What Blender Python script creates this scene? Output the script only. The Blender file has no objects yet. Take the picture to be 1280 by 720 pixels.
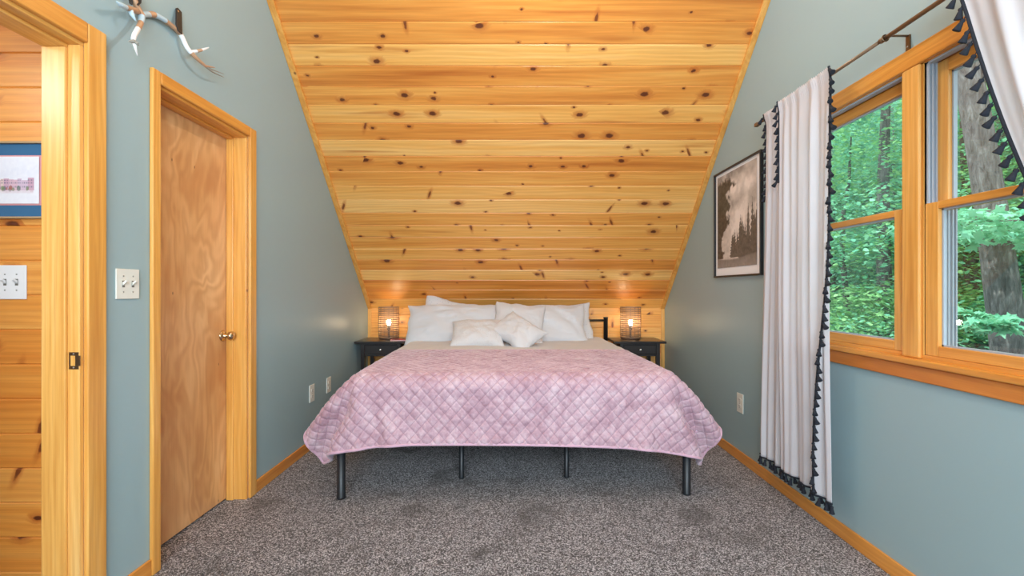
import bpy, math, random
import numpy as np
from mathutils import Matrix, Vector, Euler

random.seed(7)
rng = np.random.default_rng(11)
SC = bpy.context.scene
COL = SC.collection
PI = math.pi

# ------------------------------------------------------------------ helpers
def sm(a, b, x):
    t = np.clip((x - a) / (b - a), 0, 1)
    return t * t * (3 - 2 * t)


class MB:
    """collects shapes, links them as one mesh object"""
    def __init__(s):
        s.v, s.f, s.m, s.uv, s.sm = [], [], [], {}, []

    def add(s, vs, fs, mi=0, smooth=False, uvs=None):
        o = len(s.v)
        s.v += [tuple(p) for p in vs]
        for k, f in enumerate(fs):
            if uvs is not None:
                s.uv[len(s.f)] = uvs[k]
            s.f.append(tuple(o + i for i in f))
            s.m.append(mi)
            s.sm.append(smooth)
        return s

    def box(s, x0, x1, y0, y1, z0, z1, mi=0):
        vs = [(x, y, z) for z in (z0, z1) for y in (y0, y1) for x in (x0, x1)]
        fs = [(0, 2, 3, 1), (4, 5, 7, 6), (0, 1, 5, 4), (2, 6, 7, 3), (0, 4, 6, 2), (1, 3, 7, 5)]
        return s.add(vs, fs, mi)

    def tube(s, pts, r, n=10, mi=0, caps=True, closed=False, mats=None, flat=1.0):
        pts = [Vector(p) for p in pts]
        k = len(pts)
        rs = r if isinstance(r, (list, tuple)) else [r] * k
        vs, fs, mm = [], [], []
        up = None
        for i, p in enumerate(pts):
            if closed:
                t = (pts[(i + 1) % k] - pts[i - 1]).normalized()
            else:
                t = (pts[min(i + 1, k - 1)] - pts[max(i - 1, 0)]).normalized()
            if up is None:
                up = t.orthogonal().normalized()
            up = (up - t * up.dot(t))
            up = up.normalized() if up.length > 1e-6 else t.orthogonal().normalized()
            b = t.cross(up)
            for j in range(n):
                a = 2 * PI * j / n
                vs.append(p + (up * math.cos(a) + b * math.sin(a) * flat) * rs[i])
        for i in range(k if closed else k - 1):
            i2 = (i + 1) % k
            for j in range(n):
                j2 = (j + 1) % n
                fs.append((i * n + j, i * n + j2, i2 * n + j2, i2 * n + j))
                mm.append(mats[i] if mats else mi)
        if caps and not closed:
            fs.append(tuple(range(n - 1, -1, -1))); mm.append(mats[0] if mats else mi)
            fs.append(tuple((k - 1) * n + j for j in range(n))); mm.append(mats[-1] if mats else mi)
        o = len(s.v)
        s.v += [tuple(p) for p in vs]
        for f, m in zip(fs, mm):
            s.f.append(tuple(o + i for i in f)); s.m.append(m); s.sm.append(len(f) == 4)
        return s

    def lathe(s, prof, n=24, mi=0, M=None, smooth=True):
        vs, fs = [], []
        for (r, z) in prof:
            for j in range(n):
                a = 2 * PI * j / n
                vs.append(Vector((r * math.cos(a), r * math.sin(a), z)))
        for i in range(len(prof) - 1):
            for j in range(n):
                j2 = (j + 1) % n
                fs.append((i * n + j, i * n + j2, (i + 1) * n + j2, (i + 1) * n + j))
        if M is not None:
            vs = [M @ v for v in vs]
        s.add(vs, fs, mi, smooth)
        o = len(s.v) - len(vs)
        s.f.append(tuple(o + j for j in range(n - 1, -1, -1))); s.m.append(mi); s.sm.append(False)
        s.f.append(tuple(o + (len(prof) - 1) * n + j for j in range(n))); s.m.append(mi); s.sm.append(False)
        return s

    def prism(s, poly, d, mi=0):
        """poly: list of 3-D points (planar), extruded by vector d"""
        d = Vector(d)
        n = len(poly)
        vs = [Vector(p) for p in poly] + [Vector(p) + d for p in poly]
        fs = [tuple(range(n - 1, -1, -1)), tuple(range(n, 2 * n))]
        fs += [(i, (i + 1) % n, n + (i + 1) % n, n + i) for i in range(n)]
        return s.add(vs, fs, mi)

    def build(s, name, mats, parent=None, bevel=0, smooth=None, loc=None, rot=None, segs=2):
        me = bpy.data.meshes.new(name)
        me.from_pydata(s.v, [], s.f)
        if not isinstance(mats, (list, tuple)):
            mats = [mats]
        for m in mats:
            me.materials.append(m)
        me.polygons.foreach_set('material_index', s.m)
        me.polygons.foreach_set('use_smooth', [smooth if smooth is not None else x for x in s.sm])
        if s.uv:
            ul = me.uv_layers.new(name='UVMap')
            for fi, us in s.uv.items():
                p = me.polygons[fi]
                for k, li in enumerate(p.loop_indices):
                    ul.data[li].uv = us[k]
        me.update()
        o = bpy.data.objects.new(name, me)
        COL.objects.link(o)
        if parent:
            o.parent = parent
        if loc is not None:
            o.location = loc
        if rot is not None:
            o.rotation_euler = rot
        if bevel:
            b = o.modifiers.new('bevel', 'BEVEL')
            b.width = bevel; b.segments = segs; b.limit_method = 'ANGLE'; b.angle_limit = math.radians(40)
            b.harden_normals = False
        return o


def np_mesh(name, V, F, mats, parent=None, smooth=True, uv=None, colors=None, loc=None, rot=None):
    """V (n,3), F (m,k) numpy"""
    me = bpy.data.meshes.new(name)
    n, m, k = len(V), len(F), F.shape[1]
    me.vertices.add(n); me.vertices.foreach_set('co', np.asarray(V, dtype=np.float32).ravel())
    me.loops.add(m * k); me.loops.foreach_set('vertex_index', F.astype(np.int32).ravel())
    me.polygons.add(m)
    me.polygons.foreach_set('loop_start', np.arange(0, m * k, k, dtype=np.int32))
    me.polygons.foreach_set('loop_total', np.full(m, k, dtype=np.int32))
    for mt in (mats if isinstance(mats, (list, tuple)) else [mats]):
        me.materials.append(mt)
    me.update(calc_edges=True)
    me.polygons.foreach_set('use_smooth', np.full(m, smooth))
    if uv is not None:
        ul = me.uv_layers.new(name='UVMap')
        ul.data.foreach_set('uv', np.asarray(uv, dtype=np.float32)[F.ravel()].ravel())
    if colors is not None:
        ca = me.color_attributes.new('print', 'FLOAT_COLOR', 'POINT')
        c4 = np.ones((n, 4), dtype=np.float32); c4[:, :3] = colors
        ca.data.foreach_set('color', c4.ravel())
    me.validate()
    o = bpy.data.objects.new(name, me)
    COL.objects.link(o)
    if parent: o.parent = parent
    if loc is not None: o.location = loc
    if rot is not None: o.rotation_euler = rot
    return o


def grid_faces(nu, nv):
    i, j = np.meshgrid(np.arange(nu - 1), np.arange(nv - 1), indexing='ij')
    a = i * nv + j
    return np.stack([a, a + nv, a + nv + 1, a + 1], -1).reshape(-1, 4)


def empty(name, loc=(0, 0, 0), rz=0):
    o = bpy.data.objects.new(name, None)
    COL.objects.link(o)
    o.location = loc; o.rotation_euler = (0, 0, rz)
    o.empty_display_size = 0.1
    return o


def tag(o, label, cat, group=None, kind=None):
    o['label'] = label; o['category'] = cat
    if group: o['group'] = group
    if kind: o['kind'] = kind
    return o


def struct(o, label, cat):
    return tag(o, label, cat, None, 'structure')


def kids(o):
    return [c for c in bpy.data.objects if c.parent == o]


def copy_tree(o, parent=None):
    c = o.copy(); COL.objects.link(c)
    if parent: c.parent = parent
    for ch in kids(o):
        copy_tree(ch, c)
    return c


# ------------------------------------------------------------------ materials
class NT:
    def __init__(s, name):
        s.mat = bpy.data.materials.new(name); s.mat.use_nodes = True
        s.t = s.mat.node_tree; s.t.nodes.clear()
        s.out = s.t.nodes.new('ShaderNodeOutputMaterial')

    def n(s, typ, ins=None, **kw):
        nd = s.t.nodes.new(typ)
        for k, v in kw.items(): setattr(nd, k, v)
        for k, v in (ins or {}).items():
            s.set(nd.inputs[k], v)
        return nd

    def set(s, sock, v):
        if isinstance(v, bpy.types.NodeSocket): s.t.links.new(v, sock)
        elif isinstance(v, bpy.types.Node): s.t.links.new(v.outputs[0], sock)
        else:
            if hasattr(sock, 'default_value'):
                if isinstance(v, (tuple, list)) and len(v) == 3 and sock.type == 'RGBA': v = (*v, 1)
                sock.default_value = v

    def math(s, op, a, b=0.0, c=0.0, clamp=False):
        nd = s.n('ShaderNodeMath', operation=op, use_clamp=clamp)
        s.set(nd.inputs[0], a); s.set(nd.inputs[1], b); s.set(nd.inputs[2], c)
        return nd.outputs[0]

    def mix(s, f, a, b, blend='MIX'):
        nd = s.n('ShaderNodeMix', data_type='RGBA', blend_type=blend)
        s.set(nd.inputs[0], f); s.set(nd.inputs[6], a); s.set(nd.inputs[7], b)
        return nd.outputs[2]

    def ramp(s, f, stops):
        nd = s.n('ShaderNodeValToRGB')
        e = nd.color_ramp.elements
        while len(e) > 1: e.remove(e[-1])
        for i, (p, c) in enumerate(stops):
            el = e[0] if i == 0 else e.new(p)
            el.position = p
            el.color = (*c, 1) if len(c) == 3 else c
        s.set(nd.inputs[0], f)
        return nd.outputs[0]

    def maprange(s, v, a, b, c=0.0, d=1.0, smooth=True):
        nd = s.n('ShaderNodeMapRange', interpolation_type='SMOOTHSTEP' if smooth else 'LINEAR')
        for k, x in zip(range(5), (v, a, b, c, d)): s.set(nd.inputs[k], x)
        return nd.outputs[0]

    def noise(s, vec, scale, detail=3, rough=.5, dist=0, out='Fac'):
        nd = s.n('ShaderNodeTexNoise', {'Scale': scale, 'Detail': detail, 'Roughness': rough, 'Distortion': dist})
        if vec is not None: s.set(nd.inputs['Vector'], vec)
        return nd.outputs[out]

    def xyz(s, x, y, z=0.0):
        nd = s.n('ShaderNodeCombineXYZ')
        for k, v in enumerate((x, y, z)): s.set(nd.inputs[k], v)
        return nd.outputs[0]

    def sep(s, v):
        nd = s.n('ShaderNodeSeparateXYZ'); s.set(nd.inputs[0], v)
        return nd.outputs

    def bump(s, h, strength=.3, dist=.01):
        return s.n('ShaderNodeBump', {'Height': h, 'Strength': strength, 'Distance': dist}).outputs[0]

    def pbr(s, col, rough=.5, normal=None, **kw):
        nd = s.n('ShaderNodeBsdfPrincipled', {'Base Color': col, 'Roughness': rough})
        if normal is not None: s.set(nd.inputs['Normal'], normal)
        for k, v in kw.items(): s.set(nd.inputs[k.replace('_', ' ')], v)
        s.t.links.new(nd.outputs[0], s.out.inputs[0])
        return s.mat


def plain(name, col, rough=.5, bumpscale=0, bumpstr=.1, **kw):
    t = NT(name)
    nrm = None
    if bumpscale:
        oc = t.n('ShaderNodeTexCoord').outputs['Object']
        nrm = t.bump(t.noise(oc, bumpscale, 3), bumpstr, .003)
    return t.pbr(col, rough, nrm, **kw)


def lin(r, g, b):
    f = lambda c: ((c / 255 + .055) / 1.055) ** 2.4 if c > 10 else c / 255 / 12.92
    return (f(r), f(g), f(b))


def plank_mat(name, pitch, seed, tone=(1, 1, 1), var=1.0, knots=.34, coat=.18):
    """knotty pine; UV in metres, u along the boards, v across them"""
    t = NT(name)
    uv = t.n('ShaderNodeTexCoord').outputs['UV']
    u, v, _ = t.sep(uv)
    bid = t.math('FLOOR', t.math('DIVIDE', v, pitch))
    wn = t.n('ShaderNodeTexWhiteNoise', noise_dimensions='1D')
    t.set(wn.inputs['W'], t.math('ADD', bid, seed + .5))
    r1 = wn.outputs['Value']
    r2, r3, _b = t.sep(wn.outputs['Color'])
    uo = t.math('ADD', u, t.math('MULTIPLY', r1, 37.0))
    vo = t.math('ADD', v, t.math('MULTIPLY', r2, 53.0))
    # knots
    warp = t.noise(t.xyz(t.math('MULTIPLY', uo, 40.0), t.math('MULTIPLY', vo, 40.0)), 1.0, 2)
    kv = t.n('ShaderNodeTexVoronoi', voronoi_dimensions='2D', feature='F1')
    t.set(kv.inputs['Vector'], t.xyz(t.math('MULTIPLY', uo, .62), vo)); kv.inputs['Scale'].default_value = 7.4
    kd = t.math('ADD', kv.outputs['Distance'], t.math('MULTIPLY', t.math('SUBTRACT', warp, .5), .11))
    ca, cb, cc = t.sep(kv.outputs['Color'])
    has = t.math('LESS_THAN', ca, knots)
    rad = t.math('ADD', t.math('MULTIPLY', t.math('POWER', cb, 1.6), .125), .042)
    kn = t.math('DIVIDE', kd, rad)
    core = t.math('MULTIPLY', has, t.maprange(kn, .55, 1.0, 1.0, 0.0))
    ring = t.math('MULTIPLY', has, t.maprange(kn, .8, 2.6, 1.0, 0.0))
    # grain, pulled round the knots
    vg = t.math('ADD', vo, t.math('MULTIPLY', ring, .035))
    big = t.noise(t.xyz(t.math('MULTIPLY', uo, .9), t.math('MULTIPLY', vg, 5.0)), 1.0, 2)
    rings = t.math('SINE', t.math('ADD', t.math('MULTIPLY', vg, 210.0), t.math('MULTIPLY', big, 26.0)))
    rings = t.math('MULTIPLY_ADD', rings, .5, .5)
    fine = t.noise(t.xyz(t.math('MULTIPLY', uo, 3.0), t.math('MULTIPLY', vg, 260.0)), 1.0, 3)
    streak = t.noise(t.xyz(t.math('MULTIPLY', uo, .55), t.math('MULTIPLY', vg, 15.0)), 1.0, 4, .6)
    base = t.ramp(t.math('ADD', t.math('MULTIPLY', r3, .40 * var), t.math('MULTIPLY', t.math('SUBTRACT', streak, .24), 1.05)),
                  [(.14, lin(250, 204, 128)), (.46, lin(242, 182, 96)), (.74, lin(226, 150, 66)), (1.0, lin(184, 102, 38))])
    base = t.mix(t.math('MULTIPLY', rings, .20), base, lin(190, 112, 42))
    base = t.mix(t.math('MULTIPLY', t.math('SUBTRACT', fine, .45, clamp=True), .8), base, lin(170, 98, 38))
    sp = t.maprange(t.noise(t.xyz(t.math('MULTIPLY', uo, .7), t.math('MULTIPLY', vo, 9.0)), 1.0, 3), .60, .74)
    base = t.mix(t.math('MULTIPLY', sp, .62), base, lin(178, 96, 34))
    base = t.mix(t.math('MULTIPLY', ring, .62), base, lin(178, 94, 36))
    base = t.mix(t.math('MULTIPLY', core, .92), base, lin(84, 36, 18))
    k2 = t.n('ShaderNodeTexVoronoi', voronoi_dimensions='2D', feature='F1')                    # slanting spike knots
    t.set(k2.inputs['Vector'], t.xyz(t.math('ADD', t.math('MULTIPLY', uo, 2.6), t.math('MULTIPLY', vo, t.math('SUBTRACT', t.math('MULTIPLY', r2, 3.0), 1.5))), t.math('MULTIPLY', vo, .75)))
    k2.inputs['Scale'].default_value = 4.2
    a2, b2, c2 = t.sep(k2.outputs['Color'])
    w2 = t.math('ADD', t.math('MULTIPLY', t.math('SUBTRACT', warp, .5), .12), k2.outputs['Distance'])
    has2 = t.math('LESS_THAN', a2, .075 * knots / .3)
    base = t.mix(t.math('MULTIPLY', has2, t.maprange(w2, .10, .30, .55, 0.0)), base, lin(182, 96, 36))
    base = t.mix(t.math('MULTIPLY', has2, t.maprange(w2, .07, .13, .85, 0.0)), base, lin(104, 46, 20))
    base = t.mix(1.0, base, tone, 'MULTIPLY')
    h = t.math('ADD', t.math('MULTIPLY', rings, .25), t.math('MULTIPLY', fine, .4))
    return t.pbr(base, .42, t.bump(h, .06, .002), Coat_Weight=coat, Coat_Roughness=.28)


def wood_mat(name, axis, tone=(1, 1, 1), knots=.12, gscale=1.0, dark=0.0):
    """stained trim pine, grain along the axis"""
    t = NT(name)
    oc = t.n('ShaderNodeTexCoord').outputs['Object']
    rnd = t.n('ShaderNodeObjectInfo').outputs['Random']
    c = t.sep(oc)
    a = {'X': 0, 'Y': 1, 'Z': 2}[axis]
    oth = [c[i] for i in range(3) if i != a]
    along = t.math('ADD', c[a], t.math('MULTIPLY', rnd, 31.0))
    p, q = oth
    big = t.noise(t.xyz(t.math('MULTIPLY', along, .8), t.math('MULTIPLY', p, 7.0), t.math('MULTIPLY', q, 7.0)), 1.0, 2)
    rings = t.math('SINE', t.math('ADD', t.math('MULTIPLY', t.math('ADD', p, q), 330.0 * gscale), t.math('MULTIPLY', big, 40.0)))
    rings = t.math('MULTIPLY_ADD', rings, .5, .5)
    fine = t.noise(t.xyz(t.math('MULTIPLY', along, 3.0), t.math('MULTIPLY', p, 300.0), t.math('MULTIPLY', q, 300.0)), 1.0, 3)
    streak = t.noise(t.xyz(t.math('MULTIPLY', along, 1.1), t.math('MULTIPLY', p, 16.0), t.math('MULTIPLY', q, 16.0)), 1.0, 4, .6)
    base = t.ramp(t.math('ADD', streak, dark), [(.25, lin(243, 196, 122)), (.5, lin(233, 175, 92)), (.8, lin(206, 138, 58))])
    base = t.mix(t.math('MULTIPLY', rings, .26), base, lin(196, 124, 46))
    base = t.mix(t.math('MULTIPLY', t.math('SUBTRACT', fine, .45, clamp=True), .8), base, lin(170, 98, 38))
    kv = t.n('ShaderNodeTexVoronoi', feature='F1')
    t.set(kv.inputs['Vector'], t.xyz(along, p, q)); kv.inputs['Scale'].default_value = 7.0
    ca, cb, cc = t.sep(kv.outputs['Color'])
    kn = t.math('MULTIPLY', t.math('LESS_THAN', ca, knots), t.maprange(kv.outputs['Distance'], .04, .10, 1.0, 0.0))
    base = t.mix(t.math('MULTIPLY', kn, .8), base, lin(96, 44, 18))
    base = t.mix(1.0, base, tone, 'MULTIPLY')
    return t.pbr(base, .36, t.bump(fine, .05, .002), Coat_Weight=.3, Coat_Roughness=.25)


M = {}
PITCH = .1365
M['ceil'] = plank_mat('knotty_pine_ceiling', PITCH, 3.0, (1.05, 1.0, .96), 1.35)
M['knee'] = plank_mat('knotty_pine_knee_wall', PITCH, 41.0, (1, .93, .86), .7, .25)
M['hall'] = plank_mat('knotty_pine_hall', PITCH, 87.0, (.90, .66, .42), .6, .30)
for ax in 'XYZ':
    M['trim' + ax] = wood_mat('pine_trim_' + ax.lower(), ax)
M['winY'] = wood_mat('window_pine_y', 'Y', (1, .86, .66), .05, .7, .08)
M['winZ'] = wood_mat('window_pine_z', 'Z', (1.0, .92, .80), .03, .8)
M['apron'] = wood_mat('window_apron_shaded', 'Y', (.86, .58, .34), .08, .5, .15)  # shade under the stool put into the colour as a darker, redder tone
M['caseY'] = wood_mat('casing_y', 'Y', (1, .90, .74), .05, .8, .1)
M['caseZ'] = wood_mat('casing_z', 'Z', (1, .95, .84), .05, .8)

# wall paint
t = NT('sage_teal_paint')
oc = t.n('ShaderNodeTexCoord').outputs['Object']
nz = t.noise(oc, 260.0, 2)
M['wall'] = t.pbr(t.mix(t.math('MULTIPLY', t.noise(oc, 1.3, 3), .12), (.318, .440, .470), (.335, .455, .48)), .40,
                  t.bump(nz, .05, .002), Specular_IOR_Level=.45)
M['wallwhite'] = plain('offwhite_paint', (.6, .6, .56), .6)

# carpet
t = NT('frieze_carpet')
oc = t.n('ShaderNodeTexCoord').outputs['Object']
vz = t.n('ShaderNodeTexVoronoi', feature='F1'); t.set(vz.inputs['Vector'], oc); vz.inputs['Scale'].default_value = 225.0
cv = t.sep(vz.outputs['Color'])[0]
n1 = t.noise(oc, 120.0, 4, .7)
f = t.math('ADD', t.math('MULTIPLY', cv, .75), t.math('MULTIPLY', n1, .35))
colr = t.ramp(f, [(.20, lin(18, 16, 17)), (.42, lin(78, 72, 73)), (.62, lin(122, 116, 118)), (.86, lin(212, 208, 212))])
nap = t.maprange(t.noise(oc, 3.2, 3, .55, .6), .52, .70)
colr = t.mix(t.math('MULTIPLY', nap, .60), colr, lin(66, 60, 58))
hh = t.math('ADD', t.math('MULTIPLY', vz.outputs['Distance'], -1.0), t.math('MULTIPLY', n1, .6))
M['carpet'] = t.pbr(colr, .95, t.bump(hh, .9, .006), Sheen_Weight=.15)

# door veneer
t = NT('birch_veneer')
oc = t.n('ShaderNodeTexCoord').outputs['Object']
x, y, z = t.sep(oc)
w1 = t.noise(t.xyz(t.math('MULTIPLY', y, 3.2), t.math('MULTIPLY', z, 1.0), 3.1), 1.0, 3, .5, .8)
rg = t.math('SINE', t.math('ADD', t.math('MULTIPLY', w1, 78.0), t.math('MULTIPLY', y, 34.0)))
rg = t.math('MULTIPLY_ADD', rg, .5, .5)
bl = t.noise(t.xyz(t.math('MULTIPLY', y, 5.0), t.math('MULTIPLY', z, 2.0), 9.0), 1.0, 3)
fi = t.noise(t.xyz(t.math('MULTIPLY', y, 160.0), t.math('MULTIPLY', z, 5.0), 1.0), 1.0, 3)
c = t.ramp(t.math('ADD', t.math('MULTIPLY', w1, .55), t.math('MULTIPLY', bl, .45)),
           [(.34, lin(240, 196, 142)), (.50, lin(224, 170, 114)), (.66, lin(190, 126, 74))])
c = t.mix(t.math('MULTIPLY', rg, .36), c, lin(184, 116, 66))
c = t.mix(t.math('MULTIPLY', t.math('SUBTRACT', fi, .5, clamp=True), .8), c, lin(172, 108, 62))
kv = t.n('ShaderNodeTexVoronoi', feature='F1', voronoi_dimensions='2D')
t.set(kv.inputs['Vector'], t.xyz(t.math('MULTIPLY', y, 2.4), z)); kv.inputs['Scale'].default_value = 2.6
kk = t.maprange(kv.outputs['Distance'], .010, .026, 1.0, 0.0)
kk = t.math('MULTIPLY', kk, t.math('LESS_THAN', t.sep(kv.outputs['Color'])[0], .4))
c = t.mix(t.math('MULTIPLY', kk, .85), c, lin(84, 44, 26))
M['veneer'] = t.pbr(c, .38, None, Coat_Weight=.25, Coat_Roughness=.3)

M['brass'] = plain('aged_brass', (.62, .47, .30), .22, Metallic=1.0)
M['bronze'] = plain('antique_bronze', (.16, .10, .055), .35, 90, .1, Metallic=.8)
M['copper'] = plain('dull_copper_rod', (.24, .155, .095), .38, Metallic=.55)
M['white_plastic'] = plain('ivory_plastic', (.78, .77, .70), .32)
M['hallwhite'] = plain('white_plastic', (.82, .81, .82), .32)
M['slot'] = plain('dark_slot', (.16, .15, .13), .5)
M['screw'] = plain('screw_head', (.4, .39, .36), .35, Metallic=.8)
M['black_metal'] = plain('black_powder_coat', (.014, .016, .02), .42, 300, .08)
M['black_wood'] = plain('espresso_wood', (.018, .013, .013), .34, 60, .06, Coat_Weight=.2)
M['black_frame'] = plain('black_frame', (.012, .012, .014), .35)
M['nickel'] = plain('nickel_knob', (.75, .73, .70), .25, Metallic=1.0)
M['vinyl'] = plain('grey_vinyl_liner', lin(168, 178, 190), .4)
M['gold'] = plain('thin_gilt_wood', (.42, .27, .14), .4, 40, .1)
M['bluemat'] = plain('blue_matboard', lin(50, 98, 136), .85, 400, .1)
M['pinkmat'] = plain('pink_matboard', lin(216, 150, 152), .85)
M['whitemat'] = plain('white_matboard', (.87, .85, .86), .8)
M['leather'] = plain('black_leather', (.022, .018, .017), .5, 200, .2)
M['a_white'] = plain('white_paint', (.80, .81, .82), .5, 120, .2)
M['a_tan'] = plain('bare_antler', (.50, .29, .17), .55, 90, .3)
M['a_blue'] = plain('pale_blue_paint', (.50, .66, .76), .5, 120, .2)
M['a_grey'] = plain('antler_tip_grey', (.33, .32, .28), .55, 90, .3)
M['red'] = plain('red_paper', (.55, .03, .045), .45)
M['bamboo'] = plain('bamboo_slat', (.27, .16, .092), .5, 160, .25)
M['lampbase'] = plain('lamp_base_brown', (.09, .045, .025), .45)
M['socket'] = plain('lamp_socket', (.08, .055, .04), .4)
M['mattress'] = plain('mattress_ticking', (.70, .68, .66), .9, 200, .2)

t = NT('bulb_glow')
e = t.n('ShaderNodeEmission', {'Color': (1, .74, .44, 1), 'Strength': 120.0})
t.t.links.new(e.outputs[0], t.out.inputs[0]); M['bulb'] = t.mat

# cotton, pillow fabrics
def cloth(name, col, bs=900, sheen=.2, trans=0.0, dots=None, wrinkle=.25, wsc=9.0):
    t = NT(name)
    oc = t.n('ShaderNodeTexCoord').outputs['Object']
    h = t.math('ADD', t.math('MULTIPLY', t.noise(oc, bs, 2), .12), t.math('MULTIPLY', t.noise(oc, wsc, 4, .5, .8), 1.0))
    b = t.bump(h, wrinkle, .02)
    c = col
    if dots:
        vz = t.n('ShaderNodeTexVoronoi', feature='F1'); t.set(vz.inputs['Vector'], oc); vz.inputs['Scale'].default_value = dots[0]
        c = t.mix(t.maprange(vz.outputs['Distance'], dots[2], dots[2] + .08, .75, 0.0), col, dots[1])
    if not trans:
        return t.pbr(c, .9, b, Sheen_Weight=sheen)
    d = t.n('ShaderNodeBsdfPrincipled', {'Base Color': c, 'Roughness': .9, 'Normal': b})
    tr = t.n('ShaderNodeBsdfTranslucent', {'Color': (*col, 1)})
    mx = t.n('ShaderNodeMixShader', {0: trans, 1: d.outputs[0], 2: tr.outputs[0]})
    t.t.links.new(mx.outputs[0], t.out.inputs[0])
    return t.mat

M['sheet'] = cloth('ivory_sheet', (.66, .63, .625))
M['white'] = cloth('white_pillowcase', (.68, .675, .695))
M['dotted'] = cloth('sprigged_pillowcase', (.68, .67, .68), dots=(46, lin(150, 140, 160), .12))
M['knit'] = cloth('matelasse_white', (.67, .655, .66), 220, dots=(75, lin(196, 184, 182), .16), wrinkle=.35)
M['curtain'] = cloth('white_curtain', (.81, .79, .82), 700, trans=.42, wrinkle=.12, wsc=5.0)
M['tassel'] = plain('black_tassel', lin(26, 31, 42), .85, 400, .5)

# quilt
QU, QV = .066, .072
t = NT('crushed_velvet_pink')
oc = t.n('ShaderNodeTexCoord').outputs['UV']
n1 = t.noise(oc, 7.0, 4, .62, .7)
n2 = t.noise(oc, 38.0, 3, .6, .4)
f = t.math('ADD', t.math('MULTIPLY', n1, .65), t.math('MULTIPLY', n2, .4))
c = t.ramp(f, [(.36, lin(164, 126, 140)), (.52, lin(190, 156, 169)), (.68, lin(212, 186, 196))])
u_, v_, _w = t.sep(oc)
def seam(e):
    return t.math('ABSOLUTE', t.math('SUBTRACT', t.math('FRACT', t.math('ADD', e, .5)), .5))
u_, v_ = t.math('DIVIDE', u_, QU), t.math('DIVIDE', v_, QV)
sd = t.math('MINIMUM', seam(t.math('ADD', u_, v_)), seam(t.math('SUBTRACT', u_, v_)))
c = t.mix(t.maprange(sd, .015, .055, .42, 0.0), c, lin(138, 98, 116))
M['quilt'] = t.pbr(c, .72, t.bump(t.math('ADD', n2, t.math('MULTIPLY', t.noise(oc, 300.0, 2), .3)), .12, .01), Sheen_Weight=.75, Sheen_Roughness=.35, Sheen_Tint=(.95, .82, .92, 1))
M['lining'] = plain('lilac_lining', lin(206, 190, 206), .8, 200, .2)
M['binding'] = plain('mauve_binding', lin(206, 166, 186), .7, 200, .2, Sheen_Weight=.4)

# print (vertex painted picture on the paper), behind glazing
def print_mat(name, gloss):
    t = NT(name)
    c = t.n('ShaderNodeVertexColor', layer_name='print').outputs[0]
    return t.pbr(c, .6, None, Coat_Weight=gloss, Coat_Roughness=.02)
M['print_sepia'] = print_mat('sepia_photo_print', .45)
M['print_street'] = print_mat('street_watercolour_print', .3)

# window glass: clear, reflecting at grazing angles
t = NT('window_glass')
fc = t.n('ShaderNodeLayerWeight', {'Blend': .5}).outputs['Facing']
fr = t.math('MULTIPLY_ADD', t.math('POWER', fc, 5.0), .96, .04)
tr = t.n('ShaderNodeBsdfTransparent', {'Color': (.93, .97, .96, 1)})
gl = t.n('ShaderNodeBsdfGlossy', {'Roughness': .0, 'Color': (1, 1, 1, 1)})
mx = t.n('ShaderNodeMixShader', {0: fr, 1: tr.outputs[0], 2: gl.outputs[0]})
t.t.links.new(mx.outputs[0], t.out.inputs[0]); M['glass'] = t.mat

# outdoors
def leaf_mat(name, c1, c2):
    t = NT(name)
    g = t.n('ShaderNodeNewGeometry')
    r = g.outputs['Random Per Island']
    c = t.mix(r, c1, c2)
    d = t.n('ShaderNodeBsdfPrincipled', {'Base Color': c, 'Roughness': .55})
    tr = t.n('ShaderNodeBsdfTranslucent', {'Color': t.mix(.25, c, (.4, .7, .3, 1))})
    mx = t.n('ShaderNodeMixShader', {0: .4, 1: d.outputs[0], 2: tr.outputs[0]})
    t.t.links.new(mx.outputs[0], t.out.inputs[0])
    return t.mat
M['leafA'] = leaf_mat('maple_leaf', (.12, .44, .28, 1), (.32, .70, .47, 1))
M['leafB'] = leaf_mat('forest_leaf', (.09, .34, .25, 1), (.24, .56, .43, 1))
M['leafC'] = leaf_mat('yellowgreen_leaf', (.20, .48, .18, 1), (.40, .68, .32, 1))
t = NT('tree_bark')
oc = t.n('ShaderNodeTexCoord').outputs['Object']
x, y, z = t.sep(oc)
bn = t.noise(t.xyz(t.math('MULTIPLY', x, 26.0), t.math('MULTIPLY', y, 26.0), t.math('MULTIPLY', z, 6.0)), 1.0, 5, .65, .6)
M['bark'] = t.pbr(t.ramp(bn, [(.3, (.045, .042, .040)), (.55, (.145, .135, .13)), (.75, (.29, .28, .27))]), .9, t.bump(bn, .9, .03))
t = NT('forest_floor')
oc = t.n('ShaderNodeTexCoord').outputs['Object']
gn = t.noise(oc, 3.0, 6, .7)
M['ground'] = t.pbr(t.ramp(gn, [(.32, (.10, .10, .09)), (.48, (.20, .19, .18)), (.58, (.09, .24, .13))]), .95, t.bump(gn, .6, .05))
M['siding'] = plain('outer_siding', (.35, .28, .2), .8)

# ------------------------------------------------------------------ room shell
XL, XR, YB, YR = -1.523, 1.595, 4.97, -1.8
KZ = 1.006                     # knee wall height
SL = math.radians(44.3)        # roof slope
CT, ST = math.cos(SL), math.sin(SL)
WT = .12                       # wall thickness
NB = 28                        # boards on the slope
YT, ZT = YB - NB * PITCH * CT, KZ + NB * PITCH * ST      # top of slope


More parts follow.
